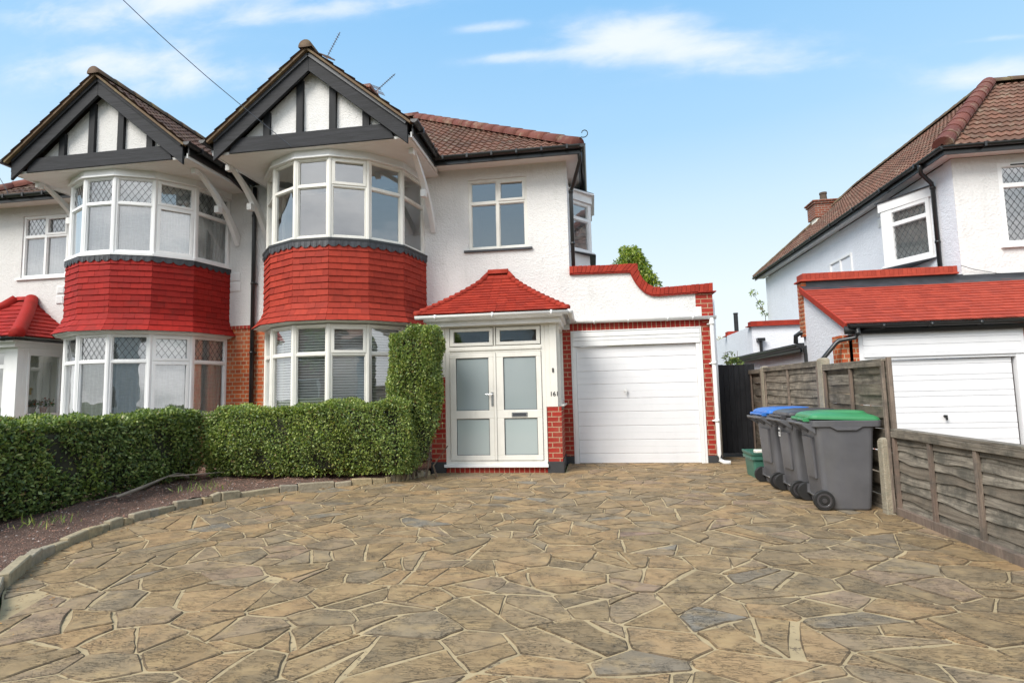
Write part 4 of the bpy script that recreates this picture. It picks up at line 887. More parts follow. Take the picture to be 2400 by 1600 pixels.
no = bpy.data.objects.new('house_number', me); C.objects.link(no); no.parent = pf; o_ = world_origin(pf); no.location = Vector((-.642, YF-.0085, 1.245))-o_; no.rotation_euler = (R(90),0,0); me.materials.clear(); me.materials.append(MAT['text_black'])

# ---------------- garage with shaped parapet
ins = [(-.37,3.48),(.73,3.46),(.77,3.36),(.82,3.26),(.89,3.16),(.98,3.07),(1.10,3.01),(1.24,3.00),(2.16,3.03)]
outl = [(-.37,3.62),(.87,3.60),(.88,3.50),(.91,3.41),(.96,3.31),(1.04,3.22),(1.14,3.16),(1.26,3.14),(2.165,3.18)]
m = MB(); m.prism([(-.371,2.44),(1.86,2.44),(1.86,3.02),(1.24,3.005)]+ins[::-1][2:], W, W+.24); m.box(1.86,1.955,W,W+.24,2.56,2.765); gw = m.build('garage_wall', 'roughcast', H1)
m = MB(); m.box(-.548,-.39,W-.005,W+.24,.14,2.44); m.box(1.93,2.155,W-.0,W+.24,.14,2.56); m.box(1.956,2.155,W-.001,W+.24,2.56,2.766); m.box(1.861,2.155,W-.001,W+.24,2.766,3.03); m.box(1.956,2.155,W+.241,16,0.,3.0); m.build('garage_brickwork', 'brick_red', H1)
m = MB(); m.box(-.40,1.96,W-.003,W+.1,2.41,2.56); m.build('garage_lintel', 'brick_red_soldier', H1)
m = MB(); g = random.Random(8)
def along(P, t):
    L = [0]
    for i in range(1, len(P)): L.append(L[-1]+math.dist(P[i], P[i-1]))
    s_ = t*L[-1]
    for i in range(1, len(P)):
        if L[i] >= s_-1e-9: q = (s_-L[i-1])/(L[i]-L[i-1]); return (P[i-1][0]+(P[i][0]-P[i-1][0])*q, P[i-1][1]+(P[i][1]-P[i-1][1])*q)
    return P[-1]
ci, co = [], []
for i in range(len(ins)-1):
    n = max(1, round(math.dist(ins[i], ins[i+1])/.077)) if i in (0, len(ins)-2) else 1 if i % 2 else 2
    if i == 0: n = 15
    for k in range(n):
        t0 = k/n; ci.append((ins[i][0]+(ins[i+1][0]-ins[i][0])*t0, ins[i][1]+(ins[i+1][1]-ins[i][1])*t0)); co.append((outl[i][0]+(outl[i+1][0]-outl[i][0])*t0, outl[i][1]+(outl[i+1][1]-outl[i][1])*t0))
ci.append(ins[-1]); co.append(outl[-1])
for k in range(len(ci)-1):
    a, b, c, d = [Vector((*p,0)) for p in (ci[k], ci[k+1], co[k+1], co[k])]; ctr = (a+b+c+d)/4; f_ = .965; dz = g.uniform(-.004,.004); pts = [(ctr+(p-ctr)*f_) for p in (a,b,c,d)]
    m.prism([(p.x,p.y+dz) for p in pts], W-.055-g.uniform(0,.006), W+.26, g.random())
cpg = m.build('coping', 'tile_red', H1, bevel=.006)
m = MB()
for k in range(len(ci)-1):
    m.prism([(ci[k][0],ci[k][1]-.018),(ci[k+1][0],ci[k+1][1]-.018),((ci[k+1][0]+co[k+1][0])/2,(ci[k+1][1]+co[k+1][1])/2),((ci[k][0]+co[k][0])/2,(ci[k][1]+co[k][1])/2)], W-.045, W+.25)
m.box(1.9,2.215,W-.06,W+.27,3.012,3.03); m.build('coping_bed', 'coping_red', cpg)
m = MB(); m.box(-.389,-.30,W-.015,W+.08,0,2.12); m.box(1.825,1.929,W-.015,W+.08,0,2.12); m.box(1.87,1.885,W-.022,W-.015,0,2.12); m.box(-.36,-.345,W-.022,W-.015,0,2.12); m.box(-.389,1.929,W-.015,W+.08,2.12,2.409)
for z in (2.12, 2.22, 2.29, 2.385): m.box(-.36,1.90,W-.032,W-.015,z,z+(.095 if z == 2.12 else .06 if z == 2.22 else .085 if z == 2.29 else .02))
m.build('garage_frame', 'white_paint', H1, bevel=.004)
m = MB(); zs_ = [0.005,.18,.42,.67,.92,1.16,1.42,1.66,1.90,2.115]; prof = []; Y_ = W+.03
for z0, z1 in zip(zs_[:-1], zs_[1:]):
    zm = (z0+z1)/2; prof += [(Y_+.012,z0+.001),(Y_,z0+.010),(Y_+.001,zm-.003),(Y_+.005,zm),(Y_+.001,zm+.003),(Y_+.002,z1-.008),(Y_+.012,z1-.001)]
m.prismx(prof+[(Y_+.05,2.115),(Y_+.05,.005)], -.295, 1.823); gd = m.build('garage_door', 'white_door', H1, recalc=True)
m = MB(); m.box(.545,.60,Y_-.012,Y_,1.27,1.33); m.tube([(.572,Y_-.01,1.30),(.572,Y_-.05,1.30)], .009, 8); m.box(.560,.584,Y_-.058,Y_-.044,1.235,1.365); m.box(.535,.609,Y_-.056,Y_-.046,1.29,1.31); m.build('handle', 'white_paint', gd, bevel=.003)
m = MB(); m.box(-.29,1.82,Y_-.001,Y_+.04,.0,.006); m.build('door_seal', 'rubber', gd)
m = MB(); m.tube([(-.40,W-.075,2.595),(2.18,W-.075,2.575)], .056, 12, (180,360)); m.tube([(-.40,W-.075,2.597),(2.18,W-.075,2.577)], .05, 12, (180,360))
for xx in (.05,.66,1.35,1.78): m.box(xx-.013, xx+.013, W-.136, W-.004, 2.525, 2.605)
m.tube([(-.36,8.72,2.59),(-.34,9.3,2.60),(-.36,W-.05,2.58)], .045, 8); garg = m.build('garage_gutter', 'upvc', H1, smooth=True)
m = MB(); dp = [(2.10,W-.085,2.54),(2.10,W-.085,2.40),(2.10,W-.085,.16),(2.115,W-.10,.07),(2.17,W-.13,.035),(2.27,W-.16,.033)]; m.tube(dp, .037, 12)
for z in (2.42, 1.72, .72): m.tube([(2.10,W-.085,z),(2.10,W-.085,z+.05)], .044, 12); m.box(2.03,2.10,W-.05,W-.0,z+.01,z+.03)
m.tube([(2.24,10.5,2.95),(2.24,10.5,.05)], .037, 12); m.build('downpipe', 'upvc', H1, smooth=True)
# black pipe at the house corner and on the party line
m = MB(); m.tube([(-.09,9.62,5.62),(-.10,9.72,5.50),(-.25,W-.02,5.17),(-.29,W+.05,5.10),(-.295,W+.06,5.0),(-.295,W+.06,3.3)], .036, 10)
for z in (5.05, 4.05): m.tube([(-.295,W+.06,z),(-.295,W+.06,z+.05)], .044, 10)
m.tube([(-6.74,W-.07,5.62),(-6.74,W-.07,5.2),(-6.74,W-.07,.1)], .04, 10)
for z in (5.0, 3.6, 2.2, .9): m.tube([(-6.74,W-.07,z),(-6.74,W-.07,z+.05)], .048, 10); m.box(-6.80,-6.68,W-.06,W,z+.01,z+.035)
m.build('drainpipe', 'black_gutter', H1, smooth=True)
m = MB(); m.tube([(-6.90,9.35,5.66),(-6.90,9.5,5.62),(-6.80,9.9,5.42),(-6.75,W-.06,5.35)], .036, 10); m.build('drainpipe', 'black_gutter', H2, smooth=True)
# scroll at the hip end
m = MB(); sc = []
for k in range(26):
    t = k/25; a = -2.2+t*5.2; r_ = .085*(1-t*.55); sc.append((-.03+r_*math.cos(a)+.02, 9.55, 5.93+r_*math.sin(a)))
m.tube([(-.17,9.62,5.80),(-.10,9.58,5.82)]+sc, .008, 6); m.build('hip_iron', 'black_gutter', rf1)
# side oriel of our house
m = MB(); Yb, Yc, Xo = 11.1, 12.9, -.05
OR = [(-.37,Yb+.05),(.03,Yb+.55),(.03,Yc-.2),(-.37,Yc+.2)]
F, G = MB(), MB()
for i in range(3): window_unit(F, G, None, OR[i], OR[i+1], 4.22, 5.30, 4.93, fw=.06, seed=90+i)
F.tube([(.03,Yb+.55,4.22),(.03,Yb+.55,5.30)], .04, 8)
ow = F.build('side_oriel_window', 'upvc', H1, bevel=.002); G.build('glass', 'glass', ow, recalc=False)
m = MB(); m.prismz([(-.37,Yb-.05),(.10,Yb+.5),(.10,Yc-.1),(-.37,Yc+.3)], 5.302, 5.47); m.prismz([(-.37,Yb-.12),(.16,Yb+.44),(.16,Yc),(-.37,Yc+.36)], 5.47, 5.50); m.prismz([(-.37,Yb-.05),(.13,Yb+.47),(.13,Yc),(-.37,Yc+.3)], 4.185, 4.218); m.prismz([(-.37,Yb+.05),(.02,Yb+.55),(.02,Yc-.2),(-.37,Yc+.2)], 3.6, 4.184); m.build('oriel_base', 'upvc', ow)
m = MB(); m.prismz([(-.36,Yb-.10),(.15,Yb+.45),(.15,Yc),(-.36,Yc+.35)], 5.5005, 5.52); m.prismz([(-.36,Yb-.06),(.15,Yb+.46),(.15,Yc),(-.36,Yc+.3)], 4.178, 4.1848); m.build('oriel_flashing', 'lead', ow)
# vents between the bays and left of the left bay
for k, (x0, x1, z0, z1, lab) in enumerate(((-7.285,-7.085,3.71,3.88,''),(-7.285,-7.070,3.50,3.69,''),(-11.39,-11.20,3.66,3.82,''),(-11.40,-11.21,3.44,3.61,''))):
    m = MB(); m.box(x0,x1,W-.018,W-.001,z0,z1)
    for q in range(8): zz = z0+.012+q*(z1-z0-.02)/8; m.box(x0+.015,x1-.015,W-.028,W-.0181,zz,zz+.012)
    m.build('air_vent', 'upvc', H2)

# ---------------- neighbours' porch on the left
xl, xr = -13.1, -10.95
porch_roof(H2, xl-.2, -10.68, 8.70, 2.60, -12.32, -11.95, 3.55, 'tile_red_deep', 'black_gutter', False, 9, hipcap=True)
m = MB(); m.box(xl,-10.86,8.80,W-.003,2.49,2.565); m.box(xl,-10.90,8.86,W-.003,2.40,2.49); m.build('porch_fascia', 'upvc', H2, bevel=.004)
F = MB(); F.box(-11.20,-10.95,YF,YF+.12,.75,2.40); F.box(-11.02,-10.95,YF+.12,YF+.22,.75,2.40); F.box(-11.02,-10.95,9.86,W-.003,.75,2.40); F.box(-11.02,-10.95,YF+.22,9.86,2.28,2.40); F.box(-11.02,-10.95,YF+.22,9.86,.75,1.12)
F.box(-11.03,-10.935,YF+.20,YF+.24,1.12,2.30); F.box(-11.03,-10.935,9.82,9.86,1.12,2.30); F.box(-11.03,-10.935,YF+.24,9.82,2.26,2.30)
F.box(xl,-11.2,YF+.02,YF+.09,2.30,2.40); F.box(xl,-11.2,YF+.02,YF+.09,2.0,2.08); F.box(-11.28,-11.2,YF+.02,YF+.09,.2,2.0); F.box(-11.28,-11.2,YF+.02,YF+.09,2.08,2.30); F.box(xl,-11.28,YF+.02,YF+.09,.2,.5)
pf2 = F.build('porch_frame', 'upvc', H2, bevel=.004)
G = MB(); G.quad((-10.985,YF+.24,1.12),(-10.985,9.82,1.12),(-10.985,9.82,2.26),(-10.985,YF+.24,2.26), out=(1,0,0)); G.quad((xl,YF+.05,2.08),(-11.28,YF+.05,2.08),(-11.28,YF+.05,2.30),(xl,YF+.05,2.30), out=(0,-1,0)); G.quad((xl,YF+.05,.5),(-11.28,YF+.05,.5),(-11.28,YF+.05,2.0),(xl,YF+.05,2.0), out=(0,-1,0)); G.build('glass', 'glass_neighbour', pf2, recalc=False)
m = MB(); m.box(-11.05,-10.93,YF,W-.004,0,.749); m.box(xl,-11.051,YF,YF+.2,0,.2); m.build('porch_brickwork', 'brick_orange', H2)
m = MB(); m.quad((xl-.6,W-.004,.2),(-11.03,W-.004,.2),(-11.03,W-.004,2.42),(xl-.6,W-.004,2.42)); m.quad((xl-.6,YF+.1,2.43),(-10.96,YF+.1,2.43),(-10.96,W,2.43),(xl-.6,W,2.43)); m.quad((xl,YF,.2),(xl,W,.2),(xl,W,2.43),(xl,YF,2.43)); m.build('porch_interior', 'render_cream', H2, recalc=False)
m = MB(); m.box(-12.25,-11.42,W-.05,W-.006,.2,2.18); m.box(-12.1,-11.9,W-.06,W-.05,1.3,1.95); m.box(-11.78,-11.58,W-.06,W-.05,1.3,1.95); fd = m.build('front_door', 'upvc_cream', H2, bevel=.006)
m = MB(); m.tube([(-11.84,W-.075,1.62),(-11.84,W-.06,1.62)], .03, 10); m.tube([(-11.84,W-.075,1.62),(-11.84,W-.075,1.50)], .016, 8); m.build('door_knocker', 'gold', fd)
# shelf and two pots of geraniums in the side light
m = MB(); m.box(-11.25,-11.03,YF+.25,9.8,1.09,1.115); m.build('window_shelf', 'upvc', pf2)
def geranium(x, y, z, potm, label, seed, grp='potted plants in the porch window'):
    t = thing('potted_plant', label, 'potted plant', (x,y,z), grp); m = MB(); n = 16; rg = lambda r, zz: [(x+r*math.cos(2*math.pi*k/n), y+r*math.sin(2*math.pi*k/n), z+zz) for k in range(n)]
    m.loft([rg(.045,0),rg(.062,.10),rg(.07,.10),rg(.07,.125),rg(.058,.125),rg(.055,.11)]); m.build('pot', potm, t, smooth=False)
    g = np.random.default_rng(seed); P = g.normal(size=(170,3))*np.array([.075,.085,.04])+np.array([x,y,z+.20]); P[:,2] = np.maximum(P[:,2], z+.13); leaves('foliage', 'leaf_pot', t, P, np.tile([0,0,1.],(170,1)), .045, .9, .9)
    m = MB(); [m.tube([(x,y,z+.11),(x+dx,y+dy,z+.19)], .004, 5) for dx, dy in ((.03,.02),(-.04,.03),(.0,-.04),(.05,-.03))]; m.build('stem', 'bark', t)
geranium(-11.12, 9.42, 1.116, 'white_pot', 'small geranium in a white pot, left of the pair inside the neighbouring porch window', 1)
geranium(-11.12, 9.66, 1.116, 'terracotta', 'geranium in a clay pot, nearer the bay window in the neighbouring porch side light', 2)

# ================================================================ neighbour on the right
NW, NX = 11.4, 7.02
H3 = thing('detached_house', 'white rendered house with brown hipped roof and red lean-to roof over its garage', 'house', (NX, NW, 0))
m = MB(); xs = [NX, 7.80, 9.1, 13.5]; zs = [0, 3.86, 5.46, 5.62]
wallcells(m, xs, zs, NW, NW+.25, lambda x, z: 7.80 < x < 9.1 and 3.86 < z < 5.46); m.box(13.25,13.5,NW+.25,22.75,0,5.62); m.box(NX,13.5,22.75,23,0,5.62); m.build('front_wall', 'roughcast_cracked', H3)
m = MB(); m.box(NX-.004,NX+.2,NW+.2,22.99,0,5.60); m.box(NX-.006,NX-.004,NW-.0,NW+.2,3.2,5.60); m.build('side_wall', 'roughcast_shade_blue', H3)
m = MB(); m.box(NX-.30,13.8,NW-.33,NW,5.63,5.66); m.box(NX-.30,NX,NW,23.2,5.63,5.66); m.build('soffit', 'white_paint', H3)
m = MB(); m.box(NX-.33,13.8,NW-.36,NW-.33,5.58,5.72); m.box(NX-.33,NX-.30,NW-.33,23.3,5.58,5.72); m.tube([(NX-.38,NW-.41,5.72),(13.8,NW-.41,5.73)], .06, 10, (180,360)); m.tube([(NX-.38,NW-.44,5.72),(NX-.38,23.3,5.70)], .06, 10, (180,360))
for k in range(9): yy = NW+.4+k*1.35; m.box(NX-.445,NX-.33,yy,yy+.04,5.645,5.73)
for k in range(5): xx = NX+.3+k*1.0; m.box(xx,xx+.04,NW-.475,NW-.36,5.645,5.735)
m.build('gutter', 'black_gutter', H3)
nx0, ny0, nz0, ns = NX-.36, NW-.38, 5.735, .90; T3 = 2.78
m = MB(); roof_grid(m, (nx0,ny0,nz0), (1,0,0), (0,1,ns), 7.0, T3*math.hypot(1,ns), seed=31, lift=.03); nr = m.build('roof', 'roof_red', H3, planes=[((nx0,ny0,nz0), (-1,1,0))])
m = MB(); roof_grid(m, (nx0,23.3,nz0), (0,-1,0), (1,0,ns), 23.3-ny0, T3*math.hypot(1,ns), seed=32, lift=.03); m.build('side_slope', 'roof_red', nr, planes=[((nx0,ny0,nz0), (1,-1,0)), ((nx0,23.3,nz0), (1,1,0))])
m = MB(); m.quad((nx0,23.3,nz0),(13.8,23.3,nz0),(13.8,23.3-T3,nz0+T3*ns),(nx0+T3,23.3-T3,nz0+T3*ns)); m.quad((nx0+T3,ny0+T3,nz0+T3*ns-.01),(13.8,ny0+T3,nz0+T3*ns-.01),(13.8,23.3-T3,nz0+T3*ns-.01),(nx0+T3,23.3-T3,nz0+T3*ns-.01)); m.build('rear_slope', 'roof_brown', nr, recalc=False)
m = MB(); ap_ = (nx0+T3, ny0+T3, nz0+T3*ns+.03); ridge_caps(m, (nx0+.05,ny0+.05,nz0+.05), ap_, .155, 11, .045); ob = m.build('hip_tiles', 'ridge_red', nr, smooth=False)
m = MB(); ridge_caps(m, ap_, (13.8,ap_[1],ap_[2]), .12, 10); ridge_caps(m, ap_, (ap_[0],23.3-T3,ap_[2]), .10, 18); ridge_caps(m, (ap_[0],23.3-T3,ap_[2]), (nx0,23.3,nz0), .09, 9); m.build('ridge_tiles', 'ridge_moss', nr)
# front window
F, G, Ld = MB(), MB(), MB(); window_unit(F, G, Ld, (7.80,NW+.03), (9.1,NW+.03), 3.86, 5.46, 5.02, fw=.075, split=[0,.65,1.3], lead_all=True, casetop=[False,False], case=False, seed=5); fw_ = F.build('front_window', 'upvc', H3, bevel=.003); G.build('glass', 'glass_neighbour', fw_, recalc=False); Ld.build('leading', 'lead', fw_)
m = MB(); m.box(7.72,9.2,NW-.06,NW+.03,3.81,3.858); m.build('sill', 'upvc', fw_); m = MB(); m.box(8.03,8.38,NW-.015,NW-.0005,5.405,5.425); m.build('trickle_vent', 'rubber', fw_)
m = MB(); room(m, 7.6, 9.3, NW+.251, NW+2, 3.2, 5.6); m.build('interior', 'room', H3, recalc=False)
# side oriel
OQ = [(NX,13.75),(6.54,13.06),(NX-.02,12.14)]; F, G, Ld = MB(), MB(), MB()
for i in range(2): window_unit(F, G, Ld, OQ[i], OQ[i+1], 3.90, 5.12, 4.77, fw=.075, lead_all=True, seed=60+i)
F.lbox(OQ[1], OQ[2], .0, .24, -.03, .036, 3.9, 5.12); of = F.build('side_oriel_window', 'upvc', H3, bevel=.003); G.build('glass', 'glass_neighbour', of, recalc=False); Ld.build('leading', 'lead', of)
m = MB(); m.prismz([(NX,13.8),(6.47,13.08),(NX-.01,12.05)], 5.122, 5.33); m.prismz([(NX,13.8),(6.47,13.08),(NX-.01,12.05)], 3.85, 3.897); oh = m.build('oriel_head', 'upvc', of, bevel=.004)
m = MB(); m.prismz([(NX,13.88),(6.42,13.1),(NX-.01,11.98)], 5.331, 5.35); m.prismz([(NX,13.8),(6.46,13.08),(NX-.01,12.04)], 3.83, 3.849); m.build('oriel_flashing', 'lead', of)
m = MB(); m.quad((NX-.02,12.15,3.9),(NX-.02,13.7,3.9),(NX-.02,13.7,5.12),(NX-.02,12.15,5.12)); m.build('oriel_pale_sheet', 'ceiling_white', of, recalc=False)  # pale sheet added so the inside looks light behind the glass
m = MB(); wavy(m, (6.60,13.06), (NX-.03,12.24), -.03, 3.92, 5.1); m.build('net_curtain', 'net_curtain', of, smooth=True, recalc=False)  # curtain added here to brighten the pane in place of reflected sky
# small side window and vents
F, G = MB(), MB(); window_unit(F, G, None, (NX-.01,17.0), (NX-.01,15.65), 3.9, 4.84, None, fw=.055, split=[0,.67,1.35], seed=8); sf = F.build('side_window', 'upvc', H3); G.build('glass', 'glass_neighbour', sf, recalc=False)
for z in (5.34, 5.08): m = MB(); m.box(NX-.025,NX-.005,14.0,14.19,z,z+.2); [m.box(NX-.033,NX-.0251,14.015,14.175,z+.02+q*.024,z+.032+q*.024) for q in range(7)]; m.build('air_vent', 'upvc', H3)
m = MB(); m.tube([(NX-.38,11.72,5.68),(NX-.38,11.72,5.60),(NX-.33,11.78,5.50),(NX-.09,11.9,5.33),(NX-.06,11.93,5.24),(NX-.06,11.93,3.4)], .04, 10)
for z in (5.22, 4.1): m.tube([(NX-.06,11.93,z),(NX-.06,11.93,z+.05)], .05, 10)
m.build('drainpipe', 'black_gutter', H3, smooth=True)
# garage: parapet, lean-to roof, door
m = MB(); m.box(4.26,NX-.005,NW,NW+.23,2.1,3.37); m.box(4.20,4.26,NW,NW+.23,2.1,2.3); m.prismx([(NW,3.20),(9.62,2.22),(9.62,0),(NW,0)], 4.16, 4.21); m.build('garage_wall', 'roughcast_shade_blue', H3)
m = MB()
for k in range(13): z = 3.34-k*.083; m.box(4.14, 4.262 if k % 2 == 0 else 4.205, NW-.012, NW+.235, z-.074, z, )
m.box(4.04,4.42,9.62,9.86,0,2.12); m.box(4.04,4.16,9.861,9.95,0,2.12); m.box(6.70,9.3,9.62,9.86,0,2.2); m.build('garage_brickwork', 'brick_orange', H3)
m = MB(); g = random.Random(14)
for k in range(35): x = 4.15+k*.079; m.box(x,x+.0765,NW-.06,NW+.26,3.385+g.uniform(-.003,.003),3.51,g.random())
m.box(4.10,6.92,NW-.085,NW+.29,3.35,3.384); m.build('coping', 'tile_red_light', H3, bevel=.005)
m = MB(); g = random.Random(15); nc = 15; ztp, zbt, ytp, ybt = 3.20, 2.27, NW-.03, 9.52
for k in range(nc):
    f0, f1 = k/nc, (k+1)/nc; p = lambda x, f: (x, ybt+(ytp-ybt)*f, zbt+(ztp-zbt)*f+.03)
    tile_strip(m, p(4.10,f0), p(9.4,f0), p(4.10,f1), p(9.4,f1), 32, (0,-.45,1), .017, g, .5*(k%2))
lr = m.build('lean_to_roof', 'tile_red_light', H3, recalc=False)
m = MB(); m.bar((4.09,ybt,zbt-.01),(4.09,ytp,ztp-.01),.03,.10); m.build('verge_board', 'tile_red', lr)
m = MB(); m.box(4.22,NX,NW-.02,NW-.001,3.18,3.348); m.prismx([(NW-.02,3.25),(NW-.20,3.15),(NW-.20,3.162),(NW-.02,3.265)], 4.12, 9.4); m.box(NX,9.4,NW-.02,NW-.001,3.2,3.33); m.build('lead_flashing', 'lead', lr)
m = MB(); m.tube([(4.12,ybt-.05,2.265),(9.4,ybt-.05,2.25)], .055, 10, (180,360)); m.box(4.07,9.4,ybt,ybt+.03,2.13,2.26)
for xx in (4.6,5.3,6.0): m.box(xx,xx+.03,ybt-.108,ybt,2.20,2.27)
m.tube([(4.24,ybt-.05,2.22),(4.24,ybt-.05,2.12),(4.20,ybt-.03,2.07),(3.98,ybt+.02,2.03),(3.93,ybt+.03,1.99),(3.66,ybt+.08,1.66),(3.62,ybt+.1,1.5)], .036, 10); m.tube([(4.24,ybt-.05,2.18),(4.24,ybt-.05,2.10)], .043, 10); m.build('garage_gutter', 'black_gutter', H3, smooth=True)
m = MB()
for z0, z1 in ((1.80,1.93),(1.935,2.03),(2.035,2.13)): m.box(4.36,6.65,9.60,9.63,z0,z1)
m.box(4.30,6.70,9.61,9.70,1.70,2.15); m.box(4.36,6.68,9.585,9.609,1.745,1.795); m.box(4.30,4.40,9.61,9.70,-.1,1.70); m.box(6.56,6.70,9.60,9.70,-.1,1.745); m.build('garage_frame', 'white_door', H3, bevel=.003)
m = MB(); prof = []; z = 1.69; zl = []
zz_ = [-.35,-.06,.05,.22,.32,.49,.59,.76,.86,1.03,1.13,1.30,1.40,1.57,1.69]
zz_ = [1.69]
while zz_[-1] > -.3: zz_ += [zz_[-1]-.085, zz_[-1]-.085-.17]
zz_ = zz_[::-1]
for z0, z1 in zip(zz_[:-1], zz_[1:]): prof += [(9.672,z0+.001),(9.66,z0+.008),(9.66,z1-.006),(9.672,z1-.001)]
m.prismx(prof+[(9.70,1.69),(9.70,zz_[0])], 4.40, 6.52); gd3 = m.build('garage_door', 'white_door', H3)
m = MB(); m.tube([(5.50,9.66,.78),(5.50,9.62,.78)], .022, 10); m.box(5.487,5.513,9.605,9.62,.72,.80); m.build('handle', 'rubber', gd3)
# thin wire over the lean-to
m = MB(); m.tube([(6.95,11.3,3.5),(7.2,11.35,3.42),(7.6,11.38,3.33),(8.2,11.38,3.28)], .006, 5); m.build('wire', 'lead', H3)
# rear outbuildings
OB = thing('outbuilding', 'low white outbuilding with stepped red copings and black gutter behind the panel fence', 'outbuilding', (4.4, 14, 0))
m = MB(); m.box(4.20,4.28,NW+.235,17.,0,2.0); m.box(4.43,5.9,16.,16.2,1.9,2.98); m.box(4.43,4.6,16.2,18.9,1.9,2.98); m.box(4.5,5.3,18.95,19.2,1.9,2.98); m.box(4.5,4.7,19.2,22,1.9,2.98); m.build('wall', 'roughcast_shade_blue', OB)
m = MB(); m.prismx([(NW+.24,2.09),(17.2,2.09),(17.2,2.16),(NW+.24,2.16)], 4.10, 4.8); m.build('flat_roof', 'lead', OB)
m = MB(); m.box(4.07,4.10,NW+.1,17.3,1.98,2.13); m.tube([(4.02,NW+.0,2.10),(4.02,17.3,2.07)], .055, 10, (180,360)); m.tube([(4.12,NW+.02,2.05),(4.14,NW+.02,1.9),(4.14,NW+.02,.2)], .04, 10); m.tube([(4.25,NW+.1,2.34),(4.12,NW+.15,2.36),(4.04,NW+.2,2.30),(4.05,NW+.25,2.16)], .045, 10); m.tube([(4.62,15.9,2.55),(4.62,15.9,2.1)], .045, 10); m.box(4.52,4.72,15.82,15.98,2.55,2.63); m.build('gutter', 'black_gutter', OB)
m = MB(); g = random.Random(2)
for k in range(20): x = 4.40+k*.078; m.box(x,x+.0765,15.93,16.25,2.99,3.11,g.random())
for k in range(10): x = 4.47+k*.083; m.box(x,x+.081,18.88,19.25,2.99,3.13,g.random())
m.box(4.33,5.98,15.9,16.28,2.97,2.989); m.box(4.38,5.32,18.85,19.28,2.97,2.989); m.build('coping', 'tile_red', OB)
m = MB(); m.tube([(5.08,20.2,3.1),(5.08,20.2,3.86)], .075, 12); m.tube([(5.08,20.2,3.86),(5.08,20.2,3.90)], .085, 12); m.build('flue', 'black_gutter', OB)
# chimney beyond the ridge
CH = thing('brick_chimney', 'brown brick chimney stack with a single pot behind the roof ridge on the right', 'chimney', (8.7, 21.4, 6.6))
m = MB(); m.box(8.28,9.12,21.0,21.7,7.42,7.92); m.box(8.24,9.16,20.96,21.74,7.92,8.0); m.box(8.20,9.2,20.92,21.78,8.0,8.05); m.build('stack', 'brick_brown', CH); m = MB(); m.box(8.33,9.07,21.05,21.65,6.4,7.42); m.build('base', 'render_cream', CH)
m = MB(); m.tube([(8.74,21.35,8.05),(8.74,21.35,8.42)], [.13,.11], 14); m.tube([(8.74,21.35,8.36),(8.74,21.35,8.43)], .13, 14); m.build('chimney_pot', 'bark', CH)
# ================================================================ fences
def board(mb, x, y0, y1, z0, z1, g, tilt=.018, weave=None, th=.009, wav=.012):
    n = 22; b = len(mb.v); r = g.random(); wav *= g.uniform(.7,1.7); p1, p2 = g.random()*6, g.random()*6; dz = g.uniform(-.006,.006)
    for i in range(n+1):
        t = i/n; y = y0+(y1-y0)*t; wv = wav*(math.sin(t*5.3+p1)*.5+math.sin(t*12+p2)*.35+math.sin(t*27+p1*3)*.2); xo = weave(t) if weave else 0.
        for xx, zz in ((x+xo-tilt, z0+wv+dz), (x+xo-th-.002, z1+dz*.3), (x+xo, z1+dz*.3), (x+xo-tilt+th, z0+wv+dz)): mb.v.append((xx, y, zz))
    for i in range(n):
        a = b+4*i; mb.f += [(a,a+1,a+5,a+4),(a+1,a+2,a+6,a+5),(a+2,a+3,a+7,a+6),(a+3,a,a+4,a+7)]; mb.r += [r]*4
    mb.f += [(b,b+3,b+2,b+1),(b+4*n,b+4*n+1,b+4*n+2,b+4*n+3)]; mb.r += [r]*2
def panel(root, x, y0, y1, z0, z1, nb, bat, seed, woven=False, pitch=.098):
    g = random.Random(seed); P = MB(); n = int(round((z1-z0)/pitch)); h_ = (z1-z0)/n
    for k in range(n):
        za = z0+k*h_
        if woven:
            q = 1 if k % 2 else -1; board(P, x, y0, y1, za-.004, za+h_*1.0, g, .0, lambda t: q*.019*math.sin(math.pi*t*nb), wav=.004)
        else: board(P, x, y0, y1, za-.014, za+h_+.008, g, .028, wav=.013)
    P.build('panel', 'fence_wood', root)
    for k in range(nb+1):
        yy = y0+(y1-y0)*k/nb; yy = min(max(yy, y0+.022), y1-.022)
        b = MB(); b.box(x-.052, x-.024, yy-.021, yy+.021, z0-.01, z1, g.random()); b.box(x+.012, x+.035, yy-.020, yy+.020, z0-.01, z1, g.random()); b.build('batten', 'fence_batten', root, bevel=.002)
    c = MB(); c.box(x-.055, x+.04, y0, y1, z1, z1+.028, .4); c.box(x-.058, x-.0525, y0, y1, z1-.05, z1+.0, .6); c.build('top_rail', 'fence_wood', root, bevel=.003)
FX = 3.0
F1 = thing('panel_fence', 'tall weathered lap-board fence with concrete posts behind the wheelie bins', 'fence', (FX, 8.6, 0))
panel(F1, FX, 6.14, 7.62, .04, 1.56, 2, 0, 3, True, .115); panel(F1, FX, 7.80, 10.12, .04, 1.62, 2, 0, 4, False, .112); panel(F1, FX, 10.30, 11.6, .04, 1.60, 2, 0, 5, True, .115)
for y, h_ in ((7.71, 1.68), (10.21, 1.67)):
    m = MB(); m.box(FX-.055,FX+.055,y-.07,y+.07,-.05,h_-.02); m.loft([[(FX-.055,y-.07,h_-.02),(FX+.055,y-.07,h_-.02),(FX+.055,y+.07,h_-.02),(FX-.055,y+.07,h_-.02)],[(FX-.03,y-.045,h_),(FX+.03,y-.045,h_),(FX+.03,y+.045,h_),(FX-.03,y+.045,h_)]]); m.build('post', 'post_concrete', F1, bevel=.006)
